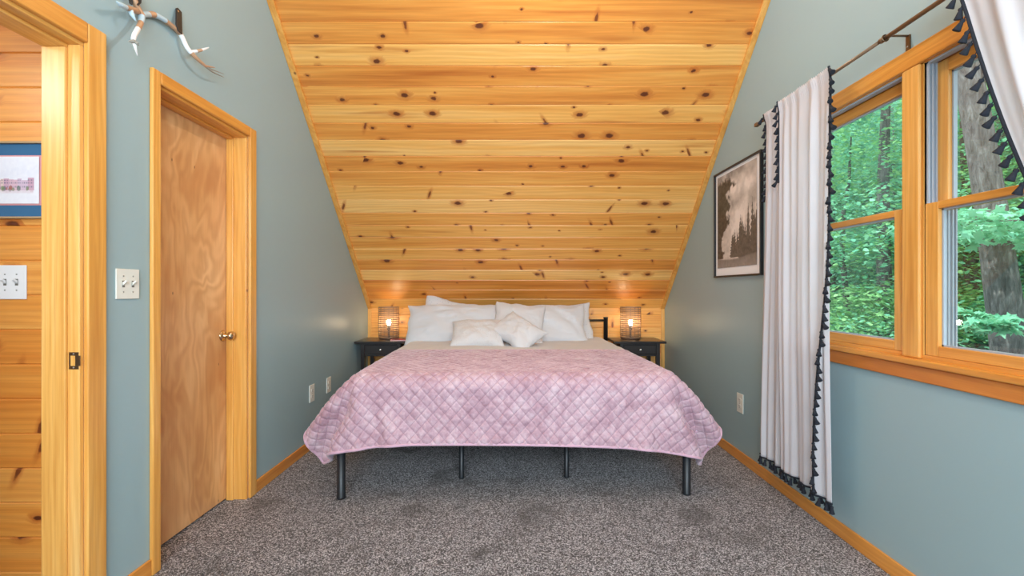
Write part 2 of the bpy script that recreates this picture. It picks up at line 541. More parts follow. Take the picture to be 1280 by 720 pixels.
def planks(o, eu, ev, width, edges, depth=.02, u0=0.0, v0=0.0, g=.0045, gd=.0045):
    """tongue and groove boards with V joints: o corner, eu along, ev across, front normal = eu x ev"""
    o, eu, ev = Vector(o), Vector(eu), Vector(ev)
    n = eu.cross(ev)
    prof = []
    for k in range(len(edges) - 1):
        a, b = edges[k], edges[k + 1]
        prof += [(a + 1e-4, -gd if k else 0.0), (a + g, 0.0), (b - g, 0.0), (b - 1e-4, -gd if k < len(edges) - 2 else 0.0)]
    mb = MB()
    vs, fs, uvs = [], [], []
    for (v, d) in prof:
        for u in (0, width):
            vs.append(o + eu * u + ev * v + n * d)
    for i in range(len(prof) - 1):
        fs.append((2 * i, 2 * i + 1, 2 * i + 3, 2 * i + 2))
        va, vb = prof[i][0] + v0, prof[i + 1][0] + v0
        if vb - va < 3e-4: vb = va
        uvs.append([(u0, va), (u0 + width, va), (u0 + width, vb), (u0, vb)])
    mb.add(vs, fs, 0, False, uvs)
    a, b = edges[0], edges[-1]
    q = [o + eu * u + ev * v - n * d for (u, v) in ((0, a), (width, a), (width, b), (0, b)) for d in (0, depth)]
    uvq = [(0, .01)] * 4
    mb.add(q, [(1, 7, 5, 3), (0, 1, 3, 2), (2, 3, 5, 4), (4, 5, 7, 6), (6, 7, 1, 0)], 0, False, [uvq] * 5)
    return mb

# floor (room and the hall beyond the doorway)
b = MB(); b.box(-3.4, XR + .1, YR - .1, YB + .1, -.1, 0)
struct(b.build('floor', M['carpet']), 'grey and brown flecked frieze carpet over the whole bedroom floor', 'carpet')

# sloped ceiling
b = planks((XL - .02, YB + .0, KZ), (1, 0, 0), (0, -CT, ST), XR - XL + .04, [k * PITCH for k in range(NB + 1)], .05)
struct(b.build('ceiling', M['ceil']), 'sloped knotty pine plank ceiling rising from behind the bed', 'ceiling')
# flat boards over the rest of the room
b = planks((XL - .02, YR - .1, ZT), (0, 1, 0), (1, 0, 0), YT - YR + .1, [k * PITCH for k in range(25)], .05)
b.box(XL - .2, XR + .2, YR - .1, YT + .05, ZT + .06, ZT + .1)
struct(b.build('ceiling_flat', M['ceil']), 'flat pine board ceiling overhead above the camera', 'ceiling')

# knee wall behind the bed
e0 = .798 - 5 * PITCH
edges = [0.0] + [e0 + k * PITCH for k in range(0, 7) if e0 + k * PITCH > .02] + [KZ + .01]
b = planks((XL - .02, YB, 0), (1, 0, 0), (0, 0, 1), XR - XL + .04, edges, .06, v0=-e0)
struct(b.build('wall_back', M['knee']), 'low knotty pine plank knee wall behind the headboard', 'wall')

# rear wall
b = MB(); b.box(XL - .2, XR + .2, YR - WT, YR, -.05, ZT + .1)
struct(b.build('wall_rear', M['wall']), 'painted wall behind the camera', 'wall')

# left wall with the doorway and the closet opening
D2 = (.84, 1.677, 2.08)        # open doorway
D1 = (2.018, 2.715, 2.085)     # closet door
def wall_segments(mb, xa, xb, cuts, top=ZT + .08):
    y = YR - .1
    for (a, c, z0, z1) in cuts:
        mb.box(xa, xb, y, a, 0, top)
        if z0 > 0: mb.box(xa, xb, a, c, 0, z0)
        mb.box(xa, xb, a, c, z1, top)
        y = c
    mb.box(xa, xb, y, YB + .1, 0, top)
b = MB(); wall_segments(b, XL - WT, XL, [(D2[0], D2[1], 0, D2[2]), (D1[0], D1[1], 0, D1[2])])
struct(b.build('wall_left', M['wall']), 'sage teal painted wall with the two door openings', 'wall')
W = (1.115, 2.655, .925, 2.09)
b = MB(); wall_segments(b, XR, XR + .13, [W])
struct(b.build('wall_right', M['wall']), 'sage teal painted wall with the curtained window', 'wall')

# closet box behind the closed door
b = MB(); b.box(XL - .8, XL - .75, 1.95, 2.9, 0, 2.3)
b.box(XL - .8, XL - WT, 2.85, 2.9, 0, 2.3); b.box(XL - .8, XL - WT, 1.98, 2.0, 0, 2.3); b.box(XL - .8, XL - WT, 1.98, 2.9, 2.3, 2.33)
struct(b.build('wall_closet', M['wallwhite']), 'plain closet walls hidden behind the closed veneer door', 'wall')

# hall beyond the doorway
HY = 1.86
zed = 1.178
edges = [0.0] + [zed + k * PITCH for k in range(-8, 10)] + [2.5]
edges = sorted(e for e in edges if 0 <= e <= 2.5)
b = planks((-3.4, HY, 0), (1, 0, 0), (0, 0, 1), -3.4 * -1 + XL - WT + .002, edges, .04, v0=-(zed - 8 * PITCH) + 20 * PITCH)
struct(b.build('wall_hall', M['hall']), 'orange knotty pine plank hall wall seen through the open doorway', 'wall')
b = MB(); b.box(-3.4, XL - WT, .3, .35, 0, 2.5); b.box(-3.45, -3.4, .3, HY, 0, 2.5); b.box(-3.45, XL - WT, .3, HY + .05, 2.5, 2.55)
struct(b.build('wall_hall_far', M['wallwhite']), 'plain hall walls out of sight beyond the doorway', 'wall')

# slope edge strips and corner strips
def strip(name, x0, x1, label):
    b = MB()
    n = Vector((0, -ST, -CT))
    a = Vector((0, YB, KZ)); d = Vector((0, -CT, ST)) * (NB * PITCH)
    p = [Vector((x, a.y, a.z)) for x in (x0, x1)]
    p = [p[0], p[1], p[1] + n * .018, p[0] + n * .018]
    p[2] = Vector((x1, YB - .018 * .6, KZ - .018 * .75)); p[3] = Vector((x0, YB - .018 * .6, KZ - .018 * .75))
    b.prism(p, d)
    struct(b.build(name, M['trimslope'], bevel=.004), label, 'trim')
M['trimslope'] = wood_mat('pine_trim_slope', 'Y', (1, .88, .72), .15, .3)
strip('trim_1', XL, XL + .042, 'narrow pine strip along the left edge of the sloped ceiling')
strip('trim_2', XR - .042, XR, 'narrow pine strip along the right edge of the sloped ceiling')
b = MB(); b.box(XL, XL + .036, YB - .016, YB, .0, KZ - .006)
struct(b.build('trim_3', M['trimZ'], bevel=.003), 'short upright pine strip in the left corner of the knee wall', 'trim')
b = MB(); b.box(XR - .036, XR, YB - .016, YB, .0, KZ - .006)
struct(b.build('trim_4', M['trimZ'], bevel=.003), 'short upright pine strip in the right corner of the knee wall', 'trim')

# baseboards
def baseboard(name, x0, x1, ya, yb, label):
    b = MB(); b.box(x0, x1, ya, yb, 0, .072)
    struct(b.build(name, M['apronbase'], bevel=.004), label, 'baseboard')
M['apronbase'] = wood_mat('pine_baseboard', 'Y', (.97, .78, .55), .06, .6, .08)
baseboard('baseboard_left', XL, XL + .013, D1[1] + .062, YB - .016, 'pine baseboard on the left wall between closet door and knee wall')
baseboard('baseboard_left.001', XL, XL + .013, D2[1] + .076, D1[0] - .045, 'short pine baseboard between the doorway and the closet door')
baseboard('baseboard_left.002', XL, XL + .013, YR, D2[0] - .076, 'pine baseboard on the left wall before the doorway')
baseboard('baseboard_right', XR - .013, XR, YR, YB - .016, 'long pine baseboard under the window along the right wall')

# ------------------------------------------------------------------ closet door (door_1)
ya, yb, zt = D1
d1 = empty('door_1', (0, 0, 0)); struct(d1, 'closed birch veneer closet door in pine casing', 'door')
b = MB(); b.box(XL - .150, XL - .110, ya + .022, yb - .022, .012, zt - .020)
b.build('slab', M['veneer'], d1, bevel=.002)
for p, q in ((ya, ya + .018), (yb - .018, yb)):
    b = MB(); b.box(XL - WT, XL, p, q, 0, zt - .016); b.build('side_jamb', M['caseZ'], d1, bevel=.002)
b = MB(); b.box(XL - WT, XL, ya, yb, zt - .018, zt); b.build('head_jamb', M['caseY'], d1, bevel=.002)
for p, q in ((ya + .018, ya + .029), (yb - .029, yb - .018)):
    b = MB(); b.box(XL - .108, XL - .070, p, q, 0, zt - .029); b.build('stop', M['caseZ'], d1, bevel=.002)
b = MB(); b.box(XL - .108, XL - .070, ya + .018, yb - .018, zt - .029, zt - .018); b.build('head_stop', M['caseY'], d1, bevel=.002)
for p, q in ((ya - .043, ya + .004), (yb - .004, yb + .060)):
    b = MB(); b.box(XL, XL + .018, p, q, 0, zt + .048); b.build('side_casing', M['caseZ'], d1, bevel=.006, segs=3)
b = MB(); b.box(XL, XL + .0185, ya + .004, yb - .004, zt - .006, zt + .048); b.build('head_casing', M['caseY'], d1, bevel=.006, segs=3)
# knob on the slab
Mk = Matrix.Translation((XL - .110, 2.655, .94)) @ Euler((0, PI / 2, 0)).to_matrix().to_4x4()
kn = MB().lathe([(.003, .030), (.011, .032), (.022, .038), (.026, .048), (.024, .057), (.015, .063), (.003, .065)], 24, 0, Mk).build('knob', M['brass'], d1)
kn['label'] = 'round aged brass knob'
MB().lathe([(.030, 0), (.031, .003), (.027, .007), (.013, .010), (.010, .014), (.010, .032)], 24, 0, Mk).build('rose', M['brass'], kn)

# ------------------------------------------------------------------ open doorway (door_2)
ya, yb, zt = D2
d2 = empty('door_2'); struct(d2, 'open doorway to the hall, framed in broad pine casing', 'doorway')
for p, q in ((ya, ya + .018), (yb - .018, yb)):
    b = MB(); b.box(XL - WT - .004, XL, p, q, 0, zt - .018); b.build('side_jamb', M['trimZ'], d2, bevel=.002)
b = MB(); b.box(XL - WT - .004, XL, ya, yb, zt - .018, zt); b.build('head_jamb', M['trimY'], d2, bevel=.002)
for p, q in ((ya + .018, ya + .030), (yb - .030, yb - .018)):
    b = MB(); b.box(XL - WT - .004, XL - .040, p, q, 0, zt - .030); b.build('stop', M['trimZ'], d2, bevel=.003)
b = MB(); b.box(XL - WT - .004, XL - .040, ya + .018, yb - .018, zt - .030, zt - .018); b.build('head_stop', M['trimY'], d2, bevel=.003)
for p, q in ((ya - .072, ya + .004), (yb - .004, yb + .074)):
    b = MB(); b.box(XL, XL + .018, p, q, 0, zt + .066); b.build('side_casing', M['caseZ'], d2, bevel=.005, segs=3)
b = MB(); b.box(XL, XL + .0185, ya + .004, yb - .004, zt - .006, zt + .066); b.build('head_casing', M['caseY'], d2, bevel=.005, segs=3)
b = MB()
y0 = yb - .018
zc = .95
for (xa, xb, za, zb) in ((-.036, -.002, .018, .030), (-.036, -.002, -.030, -.018), (-.036, -.031, -.018, .018), (-.014, .004, -.018, .018)):
    b.box(XL + xa, XL + xb, y0 - .002, y0, zc + za, zc + zb)
sp = b.build('strike_plate', M['bronze'], d2, bevel=.0008)
for dz in (.024, -.024):
    MB().lathe([(.003, .0), (.0034, .001), (.001, .002)], 10, 0, Matrix.Translation((XL - .019, y0 - .002, zc + dz)) @ Euler((PI / 2, 0, 0)).to_matrix().to_4x4()).build('screw', M['screw'], sp)

# ------------------------------------------------------------------ window
def window(name, ya, yb, label):
    root = empty(name); struct(root, label, 'window')
    z0, z1 = W[2], W[3]
    for p, q in ((ya, ya + .012), (yb - .012, yb)):
        b = MB(); b.box(XR, XR + .13, p, q, z0, z1); b.build('side_jamb', M['winZ'], root)
    b = MB(); b.box(XR, XR + .13, ya, yb, z1 - .012, z1); b.build('head_jamb', M['winY'], root)
    b = MB(); b.box(XR - .002, XR + .16, ya, yb, z0 - .01, z0 + .022); b.build('sill', M['winY'], root)
    b = MB()                                                  # ridged vinyl liners both sides and the head track
    for s, y in ((1, ya + .012), (-1, yb - .012)):
        y2 = y + s * .010
        b.box(XR + .004, XR + .118, min(y, y2), max(y, y2), z0 + .022, z1 - .012)
        for xo in (.004, .018, .034, .050, .064, .080, .096, .110):
            y3 = y + s * .018
            b.box(XR + xo, XR + xo + .006, min(y, y3), max(y, y3), z0 + .022, z1 - .012)
    b.box(XR + .004, XR + .03, ya + .012, yb - .012, z1 - .020, z1 - .012)
    b.build('jamb_liner', M['vinyl'], root, bevel=.001)
    for (nm, xa, za, zb, rb, rt) in (('lower_sash', XR + .002, z0 + .022, 1.532, .040, .028), ('upper_sash', XR + .040, 1.503, z1 - .018, .028, .048)):
        xb = xa + .034
        a, c = ya + .016, yb - .016
        s = .056
        b = MB()
        b.box(xa, xb, a, a + s, za, zb, 0); b.box(xa, xb, c - s, c, za, zb, 0)
        b.box(xa, xb, a + s, c - s, za, za + rb, 1); b.box(xa, xb, a + s, c - s, zb - rt, zb, 1)
        so = b.build(nm, [M['winZ'], M['winY']], root, bevel=.003)
        b = MB()
        xm = xa + .018
        for (p, q, r, w_) in ((a + s, a + s + .007, za + rb, zb - rt), (c - s - .007, c - s, za + rb, zb - rt), ):
            b.box(xm - .003, xm + .009, p, q, r, w_)
        b.box(xm - .003, xm + .009, a + s, c - s, za + rb, za + rb + .006); b.box(xm - .003, xm + .009, a + s, c - s, zb - rt - .006, zb - rt)
        b.build('glazing_bead', M['vinyl'], so)
        b = MB()
        for xx in (xm, xm + .008):
            b.add([(xx, a + s - .004, za + rb - .004), (xx, c - s + .004, za + rb - .004), (xx, c - s + .004, zb - rt + .004), (xx, a + s - .004, zb - rt + .004)], [(0, 1, 2, 3)])
        b.build('pane', M['glass'], so)
    return root
window('window_1', 1.905, 2.655, 'pine double hung window half covered by the drawn white curtain')
window('window_2', 1.115, 1.845, 'pine double hung window with the big tree trunk outside it')
b = MB(); b.box(XR, XR + .13, 1.845, 1.905, W[2], W[3]); struct(b.build('trim_5', M['winZ']), 'pine post between the two windows', 'trim')
b = MB(); b.box(XR - .016, XR, 1.836, 1.92, .93, 2.082); struct(b.build('trim_6', M['winZ'], bevel=.010, segs=3), 'flat upright pine casing between the two windows', 'trim')
b = MB(); b.box(XR - .020, XR, 1.05, 2.73, 2.080, 2.156); struct(b.build('trim_7', M['winY'], bevel=.005), 'pine head casing across the top of the windows', 'trim')
b = MB(); b.box(XR - .018, XR, 2.652, 2.725, .93, 2.08); struct(b.build('trim_8', M['winZ'], bevel=.004), 'pine side casing of the window behind the curtain', 'trim')
b = MB(); b.box(XR - .018, XR, 1.045, 1.118, .93, 2.08); struct(b.build('trim_9', M['winZ'], bevel=.004), 'pine side casing at the near end of the window', 'trim')
b = MB(); b.box(XR - .036, XR + .002, 1.03, 2.75, .904, .930); struct(b.build('trim_10', M['winY'], bevel=.006, segs=3), 'pine window stool board under both windows', 'sill')
b = MB(); b.box(XR - .019, XR, 1.05, 2.73, .842, .904); struct(b.build('trim_11', M['apron'], bevel=.005), 'shade tinted pine apron board below the window stool', 'trim')

# ------------------------------------------------------------------ switch and outlet plates
def plate(name, w, h, loc, rz, label, cat, n_toggle=0, outlet=False, mat=None, group=None):
    """local: x across, z up, +y out of wall"""
    root = empty(name, loc, rz); tag(root, label, cat, group)
    mat = mat or M['white_plastic']
    b = MB(); b.box(-w / 2, w / 2, 0, .006, -h / 2, h / 2)
    b.build('cover_plate', mat, root, bevel=.0025, segs=3)
    if n_toggle:
        for k in range(n_toggle):
            x = (k - (n_toggle - 1) / 2) * .046
            b = MB(); b.box(x - .006, x + .006, .005, .0068, -.013, .013, 1)
            b.prism([(x - .0045, .006, -.006), (x - .0045, .006, .006), (x - .0045, .021, .015), (x - .0045, .021, .008)], (.009, 0, 0), 0)
            b.build('toggle', [mat, M['slot']], root)
            for dz in (.031, -.031):
                MB().lathe([(.0032, 0), (.0032, .001), (.001, .0016)], 10, 0, Matrix.Translation((x, .006, dz)) @ Euler((-PI / 2, 0, 0)).to_matrix().to_4x4()).build('screw', M['screw'], root)
    if outlet:
        for dz in (.0225, -.0225):
            b = MB()
            pts = [(.019 * math.cos(a), .006, dz + .0165 * max(-.8, min(.8, math.sin(a) * 1.15))) for a in [2 * PI * i / 20 for i in range(20)]]
            b.prism(pts, (0, .0025, 0), 0)
            for sx in (-.007, .007): b.box(sx - .0014, sx + .0014, .0083, .0088, dz - .002, dz + .008, 1)
            b.box(-.003, .003, .0083, .0088, dz - .011, dz - .006, 1)
            b.build('receptacle', [mat, M['slot']], root)
        MB().lathe([(.0034, 0), (.0034, .001), (.001, .0016)], 10, 0, Matrix.Translation((0, .006, 0)) @ Euler((-PI / 2, 0, 0)).to_matrix().to_4x4()).build('screw', M['screw'], root)
    return root
RL, RR_, RB = -PI / 2, PI / 2, PI
plate('light_switch', .112, .118, (XL, 1.862, 1.222), RL, 'ivory double toggle switch plate on teal wall between the two doors', 'light switch', 2)
plate('light_switch', .165, .134, (-1.995, HY, 1.229), RB, 'white toggle switch plate on the pine hall wall', 'light switch', 3, mat=M['hallwhite'])
plate('power_outlet', .086, .130, (XL, 3.572, .416), RL, 'ivory outlet plate on left wall, nearer the closet door', 'outlet', outlet=True, group='outlets on the left wall')
plate('power_outlet', .084, .124, (XL, 3.897, .414), RL, 'ivory outlet plate on left wall, nearer the bed', 'outlet', outlet=True, group='outlets on the left wall')
plate('power_outlet', .088, .134, (XR, 3.305, .405), RR_, 'ivory outlet plate on right wall beside the long curtain', 'outlet', outlet=True)

# ------------------------------------------------------------------ pictures
def picture(name, w, h, loc, rz, label, fw, fd, fmat, mats, printrect, paint, pmat, res):
    """frame centred on loc; local x across, z up, +y out. mats: [(inset rectangle l r b t, material)]"""
    root = empty(name, loc, rz); tag(root, label, 'picture')
    b = MB()
    b.box(-w / 2, -w / 2 + fw, .0, fd, -h / 2, h / 2); b.box(w / 2 - fw, w / 2, 0, fd, -h / 2, h / 2)
    b.box(-w / 2 + fw, w / 2 - fw, 0, fd, -h / 2, -h / 2 + fw); b.box(-w / 2 + fw, w / 2 - fw, 0, fd, h / 2 - fw, h / 2)
    b.build('frame', fmat, root, bevel=.0015)
    for k, (rect, mm) in enumerate(mats):
        l, r, bo, tp = rect
        b = MB(); b.box(l, r, .001, .006 + .002 * k, bo, tp)
        b.build('mat', mm, root)
    l, r, bo, tp = printrect
    nu, nv = res
    U, V = np.meshgrid(np.linspace(0, 1, nu), np.linspace(0, 1, nv), indexing='ij')
    P = np.stack([l + (r - l) * U, np.full_like(U, .007 + .002 * len(mats)), bo + (tp - bo) * V], -1).reshape(-1, 3)
    F = grid_faces(nu, nv)[:, ::-1]
    np_mesh('print', P, F, pmat, root, False, colors=paint(U, V).reshape(-1, 3))
    return root

def vnoise(U, V, su, sv, seed, octv=4):
    r = np.random.default_rng(seed); out = np.zeros_like(U); amp, tot = 1.0, 0
    for o in range(octv):
        gx, gy = int(su * 2 ** o) + 2, int(sv * 2 ** o) + 2
        G = r.random((gx + 1, gy + 1))
        x, y = U * (gx - 1), V * (gy - 1)
        i, j = np.floor(x).astype(int), np.floor(y).astype(int)
        fx, fy = x - i, y - j
        fx, fy = fx * fx * (3 - 2 * fx), fy * fy * (3 - 2 * fy)
        out += amp * ((G[i, j] * (1 - fx) + G[i + 1, j] * fx) * (1 - fy) + (G[i, j + 1] * (1 - fx) + G[i + 1, j + 1] * fx) * fy)
        tot += amp; amp *= .55
    return out / tot

def sepia(U, V):
    """u runs from the viewer's left after mirroring"""
    U = 1 - U
    g = .60 + 1.1 * (vnoise(U, V, 4, 5, 3, 5) - .42)            # clouds
    g = g + .25 * np.exp(-((U - .55) ** 2 / .05 + (V - .52) ** 2 / .06)) - .22 * sm(.8, 1.0, V) - .1 * sm(.75, 1, U)
    n = vnoise(U, V, 30, 40, 5, 3)
    n2 = vnoise(U, V, 14, 18, 9, 3)
    # tall tree at left, ragged right edge
    edge = .30 + .20 * np.sin(V * 31) * sm(.3, .9, V) * .35 + .30 * (n2 - .5) - .16 * sm(.55, .30, V) + .08 * sm(.7, .95, V)
    t1 = sm(.06, -.04, U - edge) * sm(.99, .9, V + .1 * (n - .5)) * (V > .1)
    # conifers at the right and middle distance
    t2 = np.zeros_like(U)
    r = np.random.default_rng(4)
    for k in range(26):
        c = .28 + .75 * r.random(); hgt = .16 + .36 * r.random() * sm(.30, .95, np.array(c)) + .06
        base = .10
        rel = (V - base) / hgt
        wv = .055 * (1 - rel) * (.6 + .8 * np.abs(np.sin(rel * 26 + k))) * (.7 + .6 * n)
        t2 = np.maximum(t2, ((np.abs(U - c) < wv) & (rel > 0) & (rel < 1)).astype(float))
    for (c, hgt) in ((.62, .44), (.90, .58), (.95, .42), (.70, .34), (.78, .30)):
        rel = (V - .08) / hgt
        wv = .060 * (1 - rel) * (.5 + .9 * np.abs(np.sin(rel * 30 + c * 50))) * (.6 + .8 * n)
        t2 = np.maximum(t2, ((np.abs(U - c) < wv) & (rel > 0) & (rel < 1)).astype(float))
    dark = .03 + .12 * n
    g = g * (1 - t2) + (dark + .06) * t2
    g = g * (1 - t1) + dark * t1
    road = sm(.115, .09, V + .02 * np.sin(U * 4))
    g = g * (1 - road) + (.22 + .12 * n + .1 * (1 - V / .1)) * road
    g = np.clip(g, .02, .9) ** 1.2 * .95
    return np.stack([g * 1.0, g * .90, g * .84], -1)

def street(U, V):
    U = 1 - U
    n = vnoise(U, V, 30, 14, 2, 3)
    c = np.stack([.80 - .06 * n, .79 - .07 * n, .84 - .05 * n], -1)
    sky = np.array([.68, .68, .78])
    k = (sm(.45, .62, V) * sm(.95, .7, V) * n)[..., None]
    c = c * (1 - k * .6) + sky * k * .6
    r = np.random.default_rng(8)
    x = .02
    pal = [(.62, .36, .44), (.70, .52, .60), (.52, .26, .36), (.74, .62, .66), (.58, .40, .52), (.66, .46, .42)]
    while x < .90:
        w = .03 + .05 * r.random(); h = .50 + .07 * r.random()
        col = np.array(pal[r.integers(len(pal))])
        m = ((U > x) & (U < x + w) & (V > .28) & (V < h)).astype(float)[..., None] * .85
        c = c * (1 - m) + col * m
        for wx in np.arange(x + .006, x + w - .006, .014):
            for wz in (.36, .44, .50):
                mw = ((np.abs(U - wx) < .003) & (np.abs(V - wz) < .018) & (V < h - .02)).astype(float)[..., None]
                c = c * (1 - mw) + np.array([.14, .13, .2]) * mw
        x += w
    for kx in range(26):
        cx = r.random() * .92; cz = .29 + .05 * r.random(); rr = .012 + .02 * r.random()
        col = np.array([(.08, .14, .10), (.10, .10, .16), (.35, .10, .08), (.16, .22, .10)][r.integers(4)])
        m = ((((U - cx) / rr) ** 2 + ((V - cz) / (rr * 2.2)) ** 2 + n * .8) < 1.2).astype(float)[..., None] * .8
        c = c * (1 - m) + col * m
    m = (sm(.20, .25, V) * sm(.31, .27, V) * (U < .93) * (.4 + n))[..., None] * .55
    c = c * (1 - m) + np.array([.60, .42, .46]) * m
    return c

# right wall: looking at it from inside, local x runs towards smaller Y
picture('framed_photograph', .70, .80, (XR, 3.35, 1.693), RR_, 'sepia forest photograph in thin black frame on right wall', .012, .022, M['black_frame'],
        [((-.339, .339, -.389, .389), M['whitemat'])], (-.283, .305, -.330, .366), sepia, M['print_sepia'], (180, 220))
# hall: right end of the frame is cut by the doorway
picture('framed_print', .50, .302, (-1.995, HY, 1.629), RB, 'blue matted street watercolour print on the pine hall wall', .008, .018, M['gold'],
        [((-.243, .243, -.143, .143), M['bluemat']), ((-.145, .19, -.098, .098), M['pinkmat'])], (-.139, .184, -.092, .092), street, M['print_street'], (240, 120))

# ------------------------------------------------------------------ antlers on the left wall
F_, CX, CY = 590.0, 641.0, 362.0
def onleft(px, py, off):
    x = XL + off
    y = F_ * x / (px - CX)
    return (x, y, 1.2 - (py - CY) * y / F_)
an = empty('antler_wall_hanging'); tag(an, 'painted deer antlers hung by black straps above the closet door', 'antlers')
AM = [M['a_white'], M['a_tan'], M['a_blue'], M['a_grey']]
def ant(mb, pts, offs, rads, cols):
    P = [Vector(onleft(*p, o)) for p, o in zip(pts, offs)]
    # resample smoothly
    out, rr, cc = [], [], []
    for i in range(len(P) - 1):
        p0, p1, p2, p3 = P[max(i - 1, 0)], P[i], P[i + 1], P[min(i + 2, len(P) - 1)]
        for k in range(4):
            s = k / 4
            out.append(.5 * ((2 * p1) + (p2 - p0) * s + (2 * p0 - 5 * p1 + 4 * p2 - p3) * s * s + (3 * p1 - p0 - 3 * p2 + p3) * s ** 3))
            rr.append(rads[i] * (1 - s) + rads[i + 1] * s); cc.append(cols[i])
    out.append(P[-1]); rr.append(rads[-1]); cc.append(cols[-1])
    mb.tube(out, rr, 10, mats=cc)
b = MB()
ant(b, [(176, 17), (186, 18), (193, 18.5), (207, 26), (220, 37), (226, 43), (233, 58), (239, 66), (248, 75), (258, 83.5), (267, 90.5), (280, 96.5)],
    [.014, .016, .018, .018, .018, .018, .030, .040, .050, .055, .055, .045],
    [.010, .0110, .012, .010, .0100, .0105, .0100, .0095, .008, .006, .004, .001],
    [2, 1, 2, 1, 1, 0, 0, 1, 1, 3, 3, 3])
ant(b, [(239, 65), (246, 64), (252, 62.5), (261, 59.5)], [.04, .05, .06, .07], [.008, .0075, .0065, .002], [0, 1, 0, 0])
ant(b, [(256, 82), (263, 83.5), (269, 84.5)], [.055, .065, .07], [.005, .004, .001], [1, 1, 1])
ant(b, [(259, 84), (268, 88), (280, 92.5)], [.055, .06, .06], [.004, .003, .001], [3, 3, 2])
b.build('antler', AM, an)
b = MB()
ant(b, [(167, -8), (169, 3), (173, 12), (177, 20), (176, 28), (172.5, 36), (168, 44), (166.5, 50)],
    [.03, .030, .030, .035, .045, .060, .075, .08], [.010, .011, .012, .012, .010, .0095, .009, .008], [1, 1, 1, 2, 1, 0, 0, 0])
ant(b, [(166.5, 50), (168.5, 57), (170, 63), (172, 70)], [.08, .085, .085, .08], [.0075, .006, .004, .001], [0, 0, 0, 0])
ant(b, [(177, 19), (182, 18), (187, 18.5)], [.03, .022, .016], [.011, .011, .010], [2, 2, 2])
ant(b, [(171, 14), (164, 11.5), (157, 9), (151, 6), (145.5, 1.5)], [.035, .045, .055, .065, .07], [.012, .011, .010, .009, .001], [1, 1, 2, 2, 2])
ant(b, [(162, 10), (165, 18), (170.5, 27)], [.045, .055, .06], [.009, .009, .001], [2, 2, 2])
ant(b, [(161, 51.5), (167, 52), (170, 54), (174, 57)], [.085, .085, .09, .095], [.002, .008, .006, .001], [3, 3, 3, 3])
ant(b, [(167, 51), (170, 52.5), (174, 54)], [.085, .09, .10], [.006, .004, .001], [3, 3, 3])
b.build('antler', AM, an)
def strap(px_poly, offs, th, rivet):
    b = MB()
    P = [Vector(onleft(x, y, o)) for (x, y), o in zip(px_poly, offs)]
    b.prism(P, (th, 0, 0))
    s = b.build('strap', M['leather'], an, bevel=.0012)
    c = onleft(*rivet)
    MB().lathe([(.0050, -.003), (.0055, .001), (.0045, .003), (.001, .004)], 12, 0, Matrix.Translation(c) @ Euler((0, PI / 2, 0)).to_matrix().to_4x4()).build('rivet', M['brass'], s)
strap([(219.2, 10.5), (221.0, 9.7), (225.8, 15.3), (226.6, 42.8), (221.5, 38.5), (219.0, 30)], [.004, .004, .005, .030, .030, .022], .006, (222.4, 14.3, .011))
strap([(159.5, -6), (163, -8), (164.5, 3), (164.0, 6.4), (161, 4)], [.004, .004, .040, .042, .036], .006, (161.5, -5, .011))
strap([(168, -6), (172, -8), (175.5, -2), (175.0, 4), (171.5, 7), (170.5, 4)], [.004, .004, .026, .040, .042, .036], .006, (171, -5, .011))

# ------------------------------------------------------------------ bed
BX, BY, YAW = .016, 2.74, .0262
BL = dict(loc=(BX, BY, 0), rot=(0, 0, YAW))
bed = empty('platform_bed', (BX, BY, 0), YAW); tag(bed, 'black metal platform bed frame with tall slim legs and headboard', 'bed')
def leg(x, y, r, z1, n=16):
    b = MB(); b.lathe([(r * .9, 0), (r * 1.08, .002), (r * 1.08, .012), (r, .016), (r, z1)], n, 0, Matrix.Translation((x, y, 0)))
    b.build('leg', M['black_metal'], bed)
for sx in (-1, 1):
    leg(sx * 1.003, 0.0, .0235, .362)
    leg(sx * .335, .27, .0165, .335)
    leg(sx * .335, 1.25, .0165, .335)
    leg(sx * 1.003, 1.05, .0165, .335)
    b = MB(); b.lathe([(.0215, 0), (.0215, .900), (.0245, .901), (.0245, .912), (.018, .916)], 18, 0, Matrix.Translation((sx * 1.0, 2.115, 0)))
    b.build('headboard_post', M['black_metal'], bed)
for z in (.882, .62):
    b = MB(); b.tube([(-1.0, 2.115, z), (1.0, 2.115, z)], .012, 12); b.build('headboard_rail', M['black_metal'], bed)
for x in (-1.003, 1.003):
    b = MB(); b.box(x - .018, x + .018, 0, 2.11, .320, .358); b.build('side_rail', M['black_metal'], bed, bevel=.003)
for y in (0.0, 2.08):
    b = MB(); b.box(-1.0, 1.0, y - .018, y + .018, .320, .358); b.build('end_rail', M['black_metal'], bed, bevel=.003)
for x in (-.335, .335):
    b = MB(); b.box(x - .015, x + .015, 0, 2.08, .322, .345); b.build('support_beam', M['black_metal'], bed, bevel=.003)
for k in range(13):
    y = .11 + k * .155; b = MB(); b.box(-.98, .98, y - .02, y + .02, .345, .356); b.build('slat', M['black_metal'], bed)

def rbox(hx, y0, y1, z0, z1, r, n=7):
    """rounded slab"""
    b = MB()
    return b.box(-hx, hx, y0, y1, z0, z1)
b = rbox(.965, .0, 2.05, .36, .69, .06)
mt = b.build('mattress', M['mattress'], None, bevel=.06, segs=6, smooth=True, **BL)
tag(mt, 'thick king mattress under the sheet and pink quilt', 'mattress')

